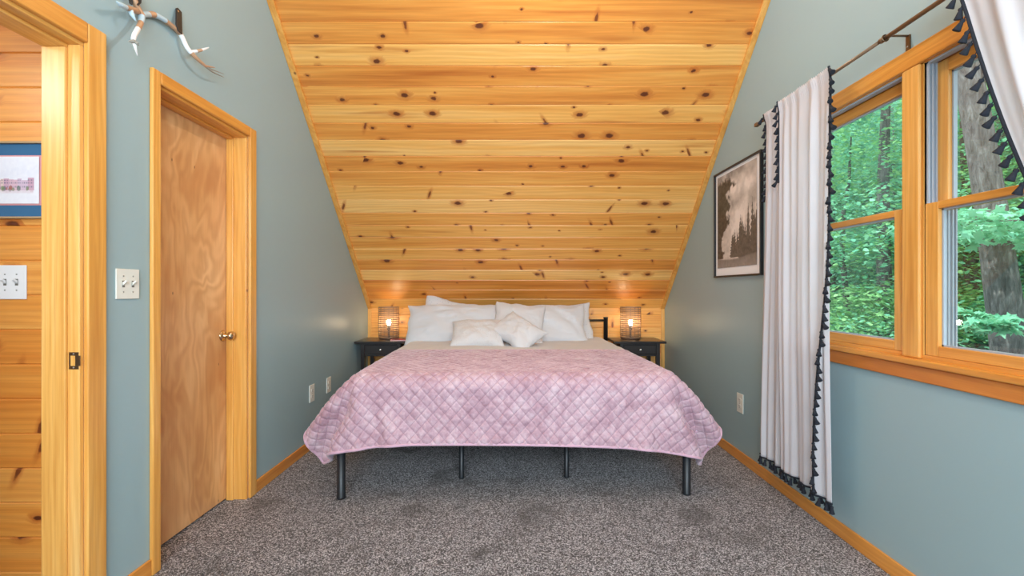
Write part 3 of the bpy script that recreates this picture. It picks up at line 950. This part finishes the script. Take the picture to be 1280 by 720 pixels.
# ---- quilt: drape a cloth over the mattress
def drape():
    d = .0235
    SO, FO, TOP = .355, .315, 1.10           # side overhang, foot overhang, reach up the bed
    HX, R = .965, .075
    us = np.arange(-(HX + SO), HX + SO + 1e-6, d); vs = np.arange(-FO, TOP + 1e-6, d)
    nu, nv = len(us), len(vs)
    U, V = np.meshgrid(us, vs, indexing='ij')
    a = -.018
    X = U * math.cos(a) - (V - .5) * math.sin(a) + .005
    Y = U * math.sin(a) + (V - .5) * math.cos(a) + .5
    P = np.stack([X, Y, np.full_like(X, .745) + .004 * np.sin(U * 9) * np.cos(V * 7)], -1)
    Q = P.copy()
    def batch(di, dj):
        res = []
        i0 = np.arange(nu - abs(di)) if di >= 0 else np.arange(-di, nu)
        j0 = np.arange(nv - abs(dj)) if dj >= 0 else np.arange(-dj, nv)
        key = (i0 // abs(di)) % 2 if di else None
        for par in (0, 1):
            if di: I, J = np.meshgrid(i0[key == par], j0, indexing='ij')
            else:
                k2 = (j0 // abs(dj)) % 2
                I, J = np.meshgrid(i0, j0[k2 == par], indexing='ij')
            A = (I * nv + J).ravel(); B = ((I + di) * nv + J + dj).ravel()
            res.append((A, B, d * math.hypot(di, dj)))
        return res
    cons = []
    for (di, dj, k) in ((1, 0, 1.), (0, 1, 1.), (1, 1, .35), (1, -1, .35), (3, 0, .28), (0, 3, .28), (2, 2, .10), (2, -2, .10)):
        cons += [(A, B, L, k) for (A, B, L) in batch(di, dj)]
    boxes = [(np.array([0.0, 1.4, .45]), np.array([HX, 1.4, .24]), R), (np.array([0.0, 1.4, .28]), np.array([1.024, 1.425, .078]), .02)]
    P = P.reshape(-1, 3); Q = Q.reshape(-1, 3)
    mg = .022
    corner = ((np.abs(U) > HX - .02) & (V < .03)).ravel().astype(float)
    held = ((np.abs(U) < .80) & (V > .35)).ravel()
    for step in range(260):
        vel = (P - Q) * .955
        Q = P.copy()
        P = P + vel; P[:, 2] -= .0007
        P[:, 1] += corner * .00030; P[:, 0] += corner * .00022 * np.sign(P[:, 0])
        for it in range(9):
            for (A, B, L, k) in cons:
                dd = P[B] - P[A]
                ln = np.sqrt((dd * dd).sum(1)) + 1e-9
                cr = dd * (.5 * k * (ln - L) / ln)[:, None]
                P[A] += cr; P[B] -= cr
            for (c, he, R_) in boxes:
                q = np.abs(P - c) - (he - R_)
                qm = np.maximum(q, 0); ln = np.sqrt((qm * qm).sum(1))
                dist = ln + np.minimum(q.max(1), 0) - R_ - mg
                ins = dist < 0
                nrm = qm / (ln[:, None] + 1e-9) * np.sign(P - c)
                flat = ln < 1e-6
                nrm[flat] = (0, 0, 1)
                P[ins] -= dist[ins][:, None] * nrm[ins]
                if it == 8: Q[ins] = P[ins] - (P[ins] - Q[ins]) * .25
        P[held, :2] = Q[held, :2]
        P[:, 2] = np.maximum(P[:, 2], .03)
    P = P.reshape(nu, nv, 3)
    return P, us, vs

def upsample(A, k):
    n = A.shape[0]
    t = np.linspace(0, n - 1, (n - 1) * k + 1)
    i = np.minimum(np.floor(t).astype(int), n - 2); s = (t - i)[:, None, None] if A.ndim == 3 else (t - i)[:, None]
    g = lambda q: A[np.clip(q, 0, n - 1)]
    p0, p1, p2, p3 = g(i - 1), g(i), g(i + 1), g(i + 2)
    return .5 * (2 * p1 + (p2 - p0) * s + (2 * p0 - 5 * p1 + 4 * p2 - p3) * s * s + (3 * p1 - p0 - 3 * p2 + p3) * s ** 3)

QP, qu, qv = drape()
K = 6
G = upsample(QP, K); G = upsample(G.transpose(1, 0, 2), K).transpose(1, 0, 2)
uu = np.linspace(qu[0], qu[-1], G.shape[0]); vv = np.linspace(qv[0], qv[-1], G.shape[1])
UU, VV = np.meshgrid(uu, vv, indexing='ij')
gu = np.gradient(G, axis=0); gv = np.gradient(G, axis=1)
NN = np.cross(gu, gv); NN /= np.linalg.norm(NN, axis=-1, keepdims=True) + 1e-9
D = (QU + QV) / 2
fr_ = lambda e: np.abs(e - np.round(e)) * D / math.sqrt(2)          # metres to the nearest seam
d1_, d2_ = fr_(UU / QU + VV / QV), fr_(UU / QU - VV / QV)
puff = 1 - np.exp(-(d1_ / .0045) ** 2) * .75 - np.exp(-(d2_ / .0045) ** 2) * .75 + .50 * np.sin(PI * d1_ / (D * .7071)) * np.sin(PI * d2_ / (D * .7071))
wr = vnoise((UU - uu[0]) / (uu[-1] - uu[0]), (VV - vv[0]) / (vv[-1] - vv[0]), 34, 20, 21, 3) - .5
Gd = G + NN * (puff * .0050 + wr * .009)[..., None]
Fq = grid_faces(*G.shape[:2])
quilt = np_mesh('quilt', Gd.reshape(-1, 3), Fq, [M['quilt'], M['lining']], None, True, uv=np.stack([UU, VV], -1).reshape(-1, 2), **BL)
tag(quilt, 'dusty pink diamond quilted velvet quilt spread over the foot of the bed', 'quilt')
sol = quilt.modifiers.new('thickness', 'SOLIDIFY'); sol.thickness = .012; sol.offset = -1; sol.material_offset = 1; sol.material_offset_rim = 1
per = [G[i, 0] for i in range(0, G.shape[0], 2)] + [G[-1, j] for j in range(2, G.shape[1], 2)] + [G[i, -1] for i in range(G.shape[0] - 1, -1, -2)] + [G[0, j] for j in range(G.shape[1] - 1, 1, -2)]
b = MB(); b.tube(per, .0085, 8, closed=True); b.build('binding', M['binding'], quilt)

# ---- top sheet: over the head half, hanging a little at the sides
def sheet():
    ys = np.linspace(.55, 2.062, 60)
    prof = []
    hx, zt, r = .977, .704, .07
    for z in np.linspace(.25, zt - r, 14): prof.append((-hx - .012 * math.sin(z * 30), z))
    for a in np.linspace(PI, PI / 2, 8)[1:]: prof.append((-hx + r + r * math.cos(a), zt - r + r * math.sin(a)))
    for x in np.linspace(-hx + r, hx - r, 60)[1:-1]: prof.append((x, zt))
    for a in np.linspace(PI / 2, 0, 8): prof.append((hx - r + r * math.cos(a), zt - r + r * math.sin(a)))
    for z in np.linspace(zt - r, .30, 14)[1:]: prof.append((hx + .012 * math.sin(z * 30), z))
    pr = np.array(prof)
    P = np.zeros((len(pr), len(ys), 3))
    P[..., 0] = pr[:, None, 0]; P[..., 1] = ys[None, :]; P[..., 2] = pr[:, None, 1]
    n = vnoise((P[..., 0] + 1.1) / 2.2, (P[..., 1] - .5) / 1.6, 7, 6, 31, 3) - .5
    top = sm(.6, .69, P[..., 2])
    P[..., 2] += n * .028 * top * sm(.9, 1.3, P[..., 1]) + .006 * top
    P[..., 0] += n * .03 * (1 - top) * np.sign(P[..., 0])
    return P
S = sheet()
sh = np_mesh('bed_sheet', S.reshape(-1, 3), grid_faces(*S.shape[:2])[:, ::-1], M['sheet'], None, True, **BL)
tag(sh, 'ivory bed sheet showing between the pillows and the pink quilt', 'sheet')
s2 = sh.modifiers.new('thickness', 'SOLIDIFY'); s2.thickness = .004; s2.offset = -1

# ---- pillows
def pillow(w, h, tk, seed, n=44, pinch=.045):
    a = np.linspace(-1, 1, n)
    A, B = np.meshgrid(a, a, indexing='ij')
    wn = vnoise((A + 1) / 2, (B + 1) / 2, 4, 4, seed, 4) - .5
    edge = (1 - np.abs(A) ** 2.4) * (1 - np.abs(B) ** 2.4)
    th = tk * .5 * np.maximum(edge, 0) ** .55
    X = A * w / 2 * (1 - pinch * (1 - B ** 2) * 0 - pinch * (1 - np.abs(B) ** 1.6) * np.abs(A) ** 3)
    Y = B * h / 2 * (1 - pinch * 1.6 * (1 - np.abs(A) ** 1.6) * np.abs(B) ** 3)
    cr = (.010 if w > .5 else .004) * np.sin(A * 9 + B * 5 + 6 * wn) * edge
    w2 = vnoise((A + 1) / 2, (B + 1) / 2, 3, 3, seed + 100, 3) - .5
    w3 = vnoise((A + 1) / 2, (B + 1) / 2, 3, 3, seed + 200, 3) - .5
    X = X + w2 * .07 * min(w, .7); Y = Y + w3 * .10 * h
    top = np.stack([X, Y, th * (1 + .45 * wn) + cr + .002], -1)
    bot = np.stack([X, Y, -th * (1 - .2 * wn) - .002], -1)
    V = np.concatenate([top.reshape(-1, 3), bot.reshape(-1, 3)])
    F = grid_faces(n, n)
    rim = []
    idx = np.arange(n * n).reshape(n, n)
    ring = list(idx[:, 0]) + list(idx[-1, 1:]) + list(idx[-2::-1, -1]) + list(idx[0, -2:0:-1])
    for k in range(len(ring)):
        p, q = ring[k], ring[(k + 1) % len(ring)]
        rim.append((q, p, p + n * n, q + n * n))
    return V, np.concatenate([F, F[:, ::-1] + n * n, np.array(rim)])

def put_pillow(name, w, h, tk, c, lean, roll, mat, label, seed, yaw=0.0, group=None, pinch=.045):
    """lean: degrees back from upright; roll: in the pillow's own plane"""
    V, F = pillow(w, h, tk, seed, pinch=pinch)
    o = np_mesh(name, V, F, mat, None, True)
    R = Matrix.Rotation(math.radians(yaw), 4, 'Z') @ Matrix.Rotation(math.radians(90 - lean), 4, 'X') @ Matrix.Rotation(math.radians(roll), 4, 'Z')
    o.matrix_world = Matrix.Translation(c) @ R
    tag(o, label, 'pillow', group)
    return o
put_pillow('pillow', .70, .46, .13, (-.585, 4.765, .862), 15, -11, M['dotted'], 'sprigged white pillow, its corner peeking out behind the left pillow', 51)
put_pillow('pillow', .70, .44, .13, (.455, 4.775, .84), 16, 3, M['dotted'], 'sprigged white pillow peeking out at the right behind the right pillow', 52)
put_pillow('pillow', .97, .44, .17, (-.55, 4.60, .865), 33, .8, M['white'], 'wide plain white pillow leaning at the left of the bed', 53)
put_pillow('pillow', .76, .44, .16, (.335, 4.61, .862), 33, -1, M['white'], 'plain white pillow leaning at the right of the bed', 54)
put_pillow('pillow', .49, .45, .15, (.055, 4.475, .878), 36, -7, M['white'], 'squarish white pillow leaning in the middle of the bed', 55, pinch=.06)
put_pillow('cushion', .46, .36, .17, (-.315, 4.21, .808), 55, 2, M['knit'], 'small textured white cushion lying in front of the left pillow', 56, pinch=.10)
put_pillow('cushion', .44, .33, .16, (.040, 4.16, .828), 50, -38, M['white'], 'small smooth white cushion tilted on its corner in the middle', 57, yaw=-8, pinch=.10)

# ------------------------------------------------------------------ nightstands and lamps
def nightstand(label, x, y, z=.705):
    root = empty('nightstand', (x, y, 0)); tag(root, label, 'nightstand', 'nightstands beside the bed')
    w, dp = .49, .40
    b = MB(); b.box(-w / 2, w / 2, 0, dp, z - .022, z); b.build('tabletop', M['black_wood'], root, bevel=.004)
    lx, li = .192, .036
    for sx in (-1, 1):
        for yy in (.03, dp - .03 - li):
            b = MB()
            xa, xb = sorted((sx * lx, sx * (lx - li)))
            b.box(xa, xb, yy, yy + li, 0, z - .022)
            b.build('leg', M['black_wood'], root, bevel=.002)
    b = MB()
    for xa, xb in ((-lx + .006, -lx + .024), (lx - .024, lx - .006)): b.box(xa, xb, .05, dp - .05, z - .135, z - .022)
    b.box(-lx + .01, lx - .01, dp - .056, dp - .038, z - .135, z - .022)
    b.box(-lx + li, lx - li, .034, .05, z - .038, z - .022); b.box(-lx + li, lx - li, .034, .06, z - .145, z - .126)
    b.build('apron', M['black_wood'], root, bevel=.001)
    b = MB(); b.box(-lx + li + .003, lx - li - .003, .031, .047, z - .124, z - .040)
    dr = b.build('drawer', M['black_wood'], root, bevel=.002)
    k = MB().lathe([(.005, 0), (.005, .010), (.012, .014), (.013, .020), (.009, .025), (.001, .0265)], 16, 0,
                   Matrix.Translation((0, .031, z - .082)) @ Euler((PI / 2, 0, 0)).to_matrix().to_4x4()).build('knob', M['nickel'], dr)
    k['label'] = 'small round nickel knob'
    return root
NLX, NRX, NY = -1.268, 1.222, 4.50
nightstand('dark espresso nightstand in the left corner with red booklet on top', NLX, NY)
nightstand('dark espresso nightstand in the right corner with only a lamp on top', NRX, NY)

lamp = empty('table_lamp', (-1.245, 4.74, .705)); tag(lamp, 'lit bamboo ring lamp on the left nightstand', 'lamp', 'bedside lamps')
MB().lathe([(.090, 0), (.094, .004), (.094, .012), (.088, .016)], 32).build('base', M['lampbase'], lamp)
MB().lathe([(.010, .014), (.010, .085), (.016, .088), (.016, .130), (.012, .134)], 16).build('socket', M['socket'], lamp)
sh_ = MB()
nr = 16
for k in range(nr):
    z = .020 + k * (.318 - .020) / (nr - 1)
    ro = .102 + (.0012 if k % 2 else 0)
    sh_.lathe([(ro - .004, z - .0040), (ro, z - .0040), (ro, z + .0040), (ro - .004, z + .0040), (ro - .004, z - .0039)], 40, smooth=False)
so = sh_
# lathe caps the ends: drop those caps so that the rings stay open
keep = [i for i, f in enumerate(so.f) if len(f) == 4]
so.f = [so.f[i] for i in keep]; so.m = [so.m[i] for i in keep]; so.sm = [so.sm[i] for i in keep]
for k in range(14):
    a = 2 * PI * k / 14
    so.tube([(.0985 * math.cos(a), .0985 * math.sin(a), .014), (.0985 * math.cos(a), .0985 * math.sin(a), .321)], .0019, 6)
so.build('lamp_shade', M['bamboo'], lamp)
MB().lathe([(.011, .132), (.012, .140), (.016, .152), (.020, .166), (.020, .176), (.015, .188), (.006, .194), (.001, .195)], 24).build('bulb', M['bulb'], lamp)
l2 = copy_tree(lamp); l2.location = (1.182, 4.74, .705)
l2['label'] = 'lit bamboo ring lamp on the right nightstand'

bk = empty('booklet', (-1.10, 4.61, .705), .12); tag(bk, 'red booklet lying on the left nightstand beside the lamp', 'booklet')
b = MB(); b.box(-.085, .085, -.055, .055, .0, .006); b.build('pages', M['whitemat'], bk)
b = MB(); b.box(-.088, .088, -.058, .058, .006, .010); b.box(-.088, .088, -.058, .058, 0, .0015)
b.build('cover', M['red'], bk, bevel=.001)
b = MB(); b.box(-.075, -.01, -.035, .02, .010, .0108); b.box(.02, .07, -.02, .04, .010, .0106); b.build('cover_patch', M['black_frame'], bk)

# ------------------------------------------------------------------ curtain rod
RX, RZ = 1.50, 2.2125
rod = empty('curtain_rod', (RX, 1.9, RZ)); tag(rod, 'bronze telescoping curtain rod above the windows', 'curtain rod')
R0 = -1.9
b = MB(); b.tube([(0, 1.92 + R0, 0), (0, 2.88 + R0, 0)], .0072, 14); b.tube([(0, .70 + R0, 0), (0, 1.93 + R0, 0)], .0088, 14)
b.tube([(0, 1.905 + R0, 0), (0, 1.925 + R0, 0)], .0112, 14)
b.build('pole', M['copper'], rod)
b = MB(); b.box(-.011, .011, 2.88 + R0, 2.915 + R0, -.011, .011); b.tube([(0, 2.865 + R0, 0), (0, 2.885 + R0, 0)], .0105, 14)
b.build('finial', M['copper'], rod, bevel=.003)
for yy in (1.90, 2.80):
    b = MB()
    b.box(0, .095 - .003, yy + R0 - .006, yy + R0 + .006, .0065, .0105)
    b.box(.089, .095, yy + R0 - .010, yy + R0 + .010, -.050, .0105)
    pts = [(.0125 * math.cos(a), yy + R0, .0125 * math.sin(a)) for a in np.linspace(PI * .45, PI * 2.05, 14)]
    b.tube(pts, .003, 8, flat=1.0)
    br = b.build('bracket', M['bronze'], rod, bevel=.001)
    MB().lathe([(.0035, 0), (.0035, .001), (.001, .002)], 10, 0, Matrix.Translation((.089, yy + R0, -.035)) @ Euler((0, -PI / 2, 0)).to_matrix().to_4x4()).build('screw', M['screw'], br)

# ------------------------------------------------------------------ curtains
def tassel_mesh():
    b = MB()
    b.tube([(0, 0, 0), (0, 0, -.010)], .0016, 6)
    b.lathe([(.002, -.008), (.0065, -.011), (.0075, -.016), (.0055, -.020), (.0065, -.022), (.0095, -.034), (.0125, -.044), (.011, -.0455)][::-1], 10)
    return b
TB = tassel_mesh()
TME = None
def tassel(parent, loc, rot):
    global TME
    if TME is None:
        o = TB.build('tassel', M['tassel'], parent); TME = o.data
    else:
        o = bpy.data.objects.new('tassel', TME); COL.objects.link(o); o.parent = parent
    o.location = loc; o.rotation_euler = rot
    return o

def curtain(name, label, fn, nu, nv, group, edges, hem=True, spacing=.042):
    """fn(s,t): arrays s across 0..1, t down 0..1 -> xyz. edges: [(s, t0, t1, lean direction)]"""
    s, t_ = np.meshgrid(np.linspace(0, 1, nu), np.linspace(0, 1, nv), indexing='ij')
    P = fn(s, t_)
    root = empty(name, (RX, float(P[:, 0, 1].mean()), 0)); tag(root, label, 'curtain', group)
    O = np.array([RX, float(P[:, 0, 1].mean()), 0])
    fo = np_mesh('fabric', (P - O).reshape(-1, 3), grid_faces(nu, nv), M['curtain'], root, True)
    so_ = fo.modifiers.new('thickness', 'SOLIDIFY'); so_.thickness = .0016; so_.offset = 0
    r = random.Random(sum(map(ord, label)))
    def run(line, yaw, hang, i0=.3):
        line = line - O
        b = MB(); b.tube([tuple(p) for p in line[::3]] + [tuple(line[-1])], .0055, 6, flat=1.0)
        b.build('trim_band', M['tassel'], root)
        seg = np.linalg.norm(np.diff(line, axis=0), axis=1); cum = np.concatenate([[0], np.cumsum(seg)])
        for q in np.arange(spacing * i0, cum[-1], spacing):
            p = np.array([np.interp(q, cum, line[:, k]) for k in range(3)])
            if hang:
                tassel(root, p, (r.uniform(-.25, .25), r.uniform(-.2, .2), r.uniform(0, 3)))
            else:
                tassel(root, p + np.array([-.004, 0, 0]), (yaw * r.uniform(.35, .9), r.uniform(-.1, .35), 0))
    for (sv, ta, tb, yaw) in edges:
        tt = np.linspace(ta, tb, 160)
        run(fn(np.full_like(tt, sv), tt), yaw, False)
    if hem:
        ss = np.linspace(0, 1, 200)
        run(fn(ss, np.ones_like(ss)), 0, True)
    return root

ZTOP = RZ + .022
def folds(s, t, cyc, amp, ph, seed):
    n = np.sin(s * cyc * 2 * PI + ph + 1.3 * np.sin(s * 7 + seed)) + .45 * np.sin(s * cyc * 4.3 * PI + seed * 2 + t * 1.5)
    n = n + .5 * np.sin(s * 23 + 2 * np.sin(t * 2 + seed)) * np.sin(s * 9 + seed)
    return amp * n * (.35 + .65 * sm(0, .12, t)) * (.8 + .35 * t)
def gather(s, t, cyc, seed):
    return .004 * np.sin(s * cyc * 2 * PI + seed) * sm(.16, .0, t)

def cur_far(s, t):
    y = 2.795 + .10 * sm(0, 1, t) * (1 - s) - .25 * s
    z = ZTOP + (.195 - ZTOP) * t + gather(s, t, 26, 1) * .6
    x = 1.495 + folds(s, t, 3.2, .009, .4, 1.0) + .013 * np.sin(t * PI * .5)
    x = x - .014 * (1 - sm(.0, .03, t))
    return np.stack([x, y, z], -1)
def cur_near(s, t):
    s1 = np.minimum(s / .86, 1.0)
    k = np.clip((s - .86) / .14, 0, 1)
    y = 2.605 - .418 * s1 + .012 * np.sin(t * 3) * s1
    back = .004 + .098 * sm(.40, .95, t)
    z = ZTOP + (.205 - ZTOP) * t + gather(s, t, 40, 2)
    x = 1.478 + folds(s1, t, 3.4, .010, 2.1, 2.4)
    x = x - .010 * (1 - sm(.0, .03, t))
    y = y + k * back
    x = x + (.020 * np.sin(PI * k) - .020 * k) * sm(.30, .8, t) + .012 * sm(.5, 1, t)
    # the far edge turns forward a little
    x = x - .008 * sm(.08, 0, s)
    return np.stack([x, y, z], -1)
def cur_right(s, t):
    """tied back: hangs from the rod and sweeps away from the window middle to a tie out of frame"""
    ytop1 = .86
    g = t * 1.15                                             # metres down; tie at 1.10 m
    tie = np.clip(g / 1.12, 0, 1)
    y0 = 1.572 - .262 * g - .12 * tie ** 3
    y1 = ytop1 + .05 * tie
    y = y0 + (y1 - y0) * s
    z = ZTOP + (ZTOP - 1.05) * -t * (1 + .0 * s)
    x = 1.480 + folds(s, t, 5.0, .012, .7, 3.3) - .012 * (1 - sm(.0, .03, t))
    x = x - .010 * sm(.10, 0, s)
    return np.stack([x, y, z], -1)
CG = 'white curtains on the bronze rod'
curtain('curtain', 'narrow white curtain panel at the far end of the rod by the sepia photograph', cur_far, 140, 90, CG, [(0, .0, .24, .7)])
curtain('curtain', 'full length white curtain panel hanging over the left half of the window', cur_near, 220, 120, CG, [(1, .0, .985, -.9), (0, .0, .22, .9)])
curtain('curtain', 'white curtain swept aside to the right end of the rod', cur_right, 200, 90, CG, [(0, .0, .98, .9)], hem=False, spacing=.046)

# ------------------------------------------------------------------ outdoors
# ground: level by the house then a rising wooded bank
nx_, ny_ = 60, 70
GX, GY = np.meshgrid(np.linspace(1.9, 46, nx_), np.linspace(-14, 46, ny_), indexing='ij')
dist = np.hypot(GX - 1.6, GY - 2)
GZ = -.35 + .012 * dist + 11 * sm(15, 40, dist) + .5 * (vnoise((GX - 1.9) / 44.1, (GY + 14) / 60, 14, 16, 77, 4) - .5)
gr = np_mesh('ground_outside', np.stack([GX, GY, GZ], -1).reshape(-1, 3), grid_faces(nx_, ny_), M['ground'], None, True)
struct(gr, 'leaf littered forest ground rising beyond the window', 'ground')
b = MB(); b.box(1.725, 1.90, YR - .2, YB + .2, -.6, -.02); struct(b.build('wall_foundation', M['siding']), 'outside foot of the house wall under the window', 'wall')

def ground_z(x, y):
    d_ = math.hypot(x - 1.6, y - 2)
    return -.35 + .012 * d_ + 11 * float(sm(15, 40, np.array(d_)))

LEAF12 = np.array([(0, -.5), (.16, -.22), (.5, -.28), (.30, .02), (.42, .28), (.14, .20), (0, .55), (-.14, .20), (-.42, .28), (-.30, .02), (-.5, -.28), (-.16, -.22)])
LEAF6 = np.array([(0, -.5), (.42, -.12), (.26, .32), (0, .55), (-.26, .32), (-.42, -.12)])
def leaves(name, centers, size, mat, parent, tilt=.5, r=rng):
    n = len(centers)
    LEAF = LEAF12 if n < 2200 else LEAF6
    L = len(LEAF)
    az = r.random(n) * 2 * PI
    ax = r.normal(0, tilt, n); ay = r.normal(0, tilt, n)
    sz = size * (.6 + .8 * r.random(n))
    lx = LEAF[None, :, 0] * sz[:, None]; ly = LEAF[None, :, 1] * sz[:, None]
    x = lx * np.cos(az)[:, None] - ly * np.sin(az)[:, None]
    y = lx * np.sin(az)[:, None] + ly * np.cos(az)[:, None]
    z = x * ax[:, None] + y * ay[:, None] - .25 * (lx ** 2 + ly ** 2) / sz[:, None]
    V = np.stack([x, y, z], -1) + centers[:, None, :]
    F = np.arange(n * L).reshape(n, L)
    return np_mesh(name, V.reshape(-1, 3), F, mat, parent, False)

def sprays(cx, cy, cz, rx, rz, n_br, per, r):
    """flat layered sprays of leaves, branch by branch"""
    out = []
    for k in range(n_br):
        u = r.normal(0, 1, 3); u /= np.linalg.norm(u); q = r.random() ** .4
        c = np.array([cx, cy, cz]) + u * np.array([rx, rx, rz]) * q
        w = .28 + .35 * r.random()
        p = r.normal(0, 1, (per, 3)) * np.array([w, w, .07]) * min(rx, 2.2) * .55
        p[:, 2] -= .12 * (p[:, 0] ** 2 + p[:, 1] ** 2)
        out.append(c + p)
    return np.concatenate(out)

def tree(name, label, x, y, pts, rads, crown, lsize, mat, group=None, n_br=40, per=40, branches=(), tilt=.5):
    root = empty(name, (x, y, ground_z(x, y) - .05)); tag(root, label, 'tree', group)
    O = Vector(root.location)
    b = MB(); b.tube([Vector(p) - O for p in pts], rads, 14)
    for (bp, br) in branches: b.tube([Vector(p) - O for p in bp], br, 7)
    b.build('trunk', M['bark'], root)
    C_ = np.concatenate([sprays(*c, n_br, per, rng) for c in crown]) - np.array(O)
    leaves('crown', C_, lsize, mat, root, tilt)
    return root

# the big leaning trunk in front of window_2
x0, y0 = 5.42, 5.0
gz = ground_z(x0, y0) - .1
pts = [(5.40, 5.0, gz), (5.34, 5.0, .15), (5.27, 5.0, .55), (5.17, 5.0, 1.3), (5.06, 5.0, 2.1), (4.93, 5.0, 2.9), (4.80, 5.0, 3.6), (4.62, 5.02, 4.6), (4.45, 5.05, 6.2), (4.4, 5.1, 8.0)]
tree('maple_tree', 'large grey maple trunk leaning past the right hand window', x0, y0, pts,
     [.24, .19, .16, .145, .130, .122, .118, .11, .09, .05], [(4.6, 5.2, 7.6, 2.4, 1.3)], .16, M['leafA'], None, 40, 40,
     [([(4.86, 4.98, 3.25), (4.9, 4.85, 3.5), (5.0, 4.75, 4.0), (5.2, 4.6, 5.0)], [.05, .03, .025, .015]), ([(5.24, 5.0, .85), (5.0, 4.9, .95), (4.75, 4.8, .80)], [.025, .015, .006])])
# low maple with bright leaves close to the glass
x0, y0 = 5.6, 4.1
tree('maple_sapling', 'young maple with bright low leaves outside the right hand window', x0, y0,
     [(x0, y0, ground_z(x0, y0)), (5.55, 4.1, .9), (5.3, 4.15, 1.7), (5.0, 4.3, 2.3)], [.035, .03, .022, .010],
     [(4.75, 4.55, 1.80, .75, .16), (5.5, 4.8, 1.86, .7, .16), (4.30, 4.3, .92, .22, .10)], .095, M['leafA'], None, 16, 26,
     [([(5.35, 4.13, 1.6), (4.9, 4.4, 1.85), (4.4, 4.6, 1.86)], [.012, .009, .004])])
# thin crooked sapling in front of window_1
x0, y0 = 6.15, 8.6
tree('sapling', 'thin crooked sapling outside the window beside the tasselled curtain edge', x0, y0,
     [(x0, y0, ground_z(x0, y0)), (6.08, 8.6, 1.0), (6.0, 8.6, 1.9), (6.02, 8.6, 2.6), (6.14, 8.62, 3.2), (6.2, 8.65, 4.0)], [.06, .05, .042, .036, .028, .012],
     [(6.4, 8.7, 4.2, .8, .5), (6.7, 8.4, 2.2, .7, .4)], .08, M['leafB'], None, 14, 26)
# forest behind: trees on a jittered fan, thick enough that no gap is left
k = 0
spots = []
for (dd, n, lo, hi) in ((10.5, 6, .60, 1.30), (14.5, 8, .55, 1.35), (20, 9, .5, 1.4), (27, 9, .45, 1.5)):
    for i in range(n):
        a = lo + (hi - lo) * (i + .5 + random.uniform(-.3, .3)) / n       # X/Y ratio
        yy = dd / math.hypot(1, a) * random.uniform(.92, 1.08)
        spots.append((a * yy, yy, dd))
for (x, y, dd) in ((11.5, 5.2, 12), (13.5, 1.6, 14), (12.2, -1.8, 13), (17.5, 6.5, 19), (19, 2.8, 20), (18.4, -1.2, 19), (17.0, -5.0, 20), (25, 5.0, 26), (26, -1.5, 26)):
    spots.append((x, y, dd))
for (x, y, dd) in spots:
    gz = ground_z(x, y)
    h = random.uniform(5.5, 8.0) * (1 if dd < 15 else 1.25)
    r = random.uniform(.07, .17)
    lean = random.uniform(-.5, .5)
    pts = [(x, y, gz - .1), (x + lean * .1, y, gz + 1.2), (x + lean * .4, y + .1, gz + h * .5), (x + lean, y + .1, gz + h)]
    cr = [(x + lean * .6, y, gz + h * .70, 1.9 + dd * .03, 1.7), (x + lean * .3 + random.uniform(-.8, .8), y + random.uniform(-.6, .6), gz + h * .36, 1.7 + dd * .03, .9)]
    if dd < 15: cr.append((x + random.uniform(-.9, .9), y + random.uniform(-.9, .9), gz + random.uniform(.7, 1.3), 1.3, .45))
    else: cr.append((x + random.uniform(-1, 1), y, gz + 1.1, 2.0, .9))
    m = random.choice([M['leafB'], M['leafB'], M['leafA'], M['leafC']])
    tree('forest_tree', 'leafy green forest tree standing in the woods beyond the windows', x, y, pts, [r * 1.25, r, r * .8, r * .3], cr,
         .058 if dd < 12 else .078 if dd < 16 else .12 if dd < 22 else .18, m, 'trees in the woods outside', 80, 46, (), .32)

# ------------------------------------------------------------------ light
def light(name, typ, loc, energy, color=(1, 1, 1), rot=(0, 0, 0), **kw):
    d = bpy.data.lights.new(name, typ); d.energy = energy; d.color = color
    for k_, v_ in kw.items(): setattr(d, k_, v_)
    o = bpy.data.objects.new(name, d); COL.objects.link(o); o.location = loc; o.rotation_euler = rot
    return o
light('ceiling_lamp', 'POINT', (.25, 2.2, 3.25), 43, (.82, .93, 1.0), shadow_soft_size=.09)
light('rear_fill_light', 'AREA', (.1, -1.7, 1.8), 222, (.78, .91, 1.0), (PI / 2, 0, 0), shape='RECTANGLE', size=2.2, size_y=1.6)  # added soft fill behind the camera; the rear wall has no window
light('hall_lamp', 'POINT', (-2.4, 1.0, 2.2), 17, (.95, .97, 1.0), shadow_soft_size=.15)
sun = light('sun', 'SUN', (0, 0, 20), 5.0, (1, .97, .92), angle=.03)
sun.rotation_euler = Vector((.55, .35, -.9)).to_track_quat('-Z', 'Y').to_euler()

w = bpy.data.worlds.new('overcast_sky'); SC.world = w; w.use_nodes = True
nt = w.node_tree; nt.nodes.clear()
bg = nt.nodes.new('ShaderNodeBackground'); bg.inputs[0].default_value = (.80, .90, 1.0, 1); bg.inputs[1].default_value = 3.0
wo = nt.nodes.new('ShaderNodeOutputWorld'); nt.links.new(bg.outputs[0], wo.inputs[0])

# ------------------------------------------------------------------ camera
cd = bpy.data.cameras.new('camera'); cam = bpy.data.objects.new('camera', cd); COL.objects.link(cam)
cam.location = (0, 0, 1.2); cam.rotation_euler = (PI / 2, 0, 0)
cd.sensor_width = 36; cd.lens = 36 * 590 / 1280
cd.shift_x = -1 / 1280; cd.shift_y = 2 / 1280
cd.clip_start = .02; cd.clip_end = 200
SC.camera = cam
vs_ = SC.view_settings
vs_.view_transform = 'Standard'; vs_.look = 'None'; vs_.exposure = 0.0; vs_.gamma = 1.0; vs_.use_curve_mapping = False
SC.cycles.max_bounces = 10; SC.cycles.diffuse_bounces = 5; SC.cycles.transparent_max_bounces = 16
SC.cycles.sample_clamp_indirect = 6.0
SC.cycles.use_denoising = True
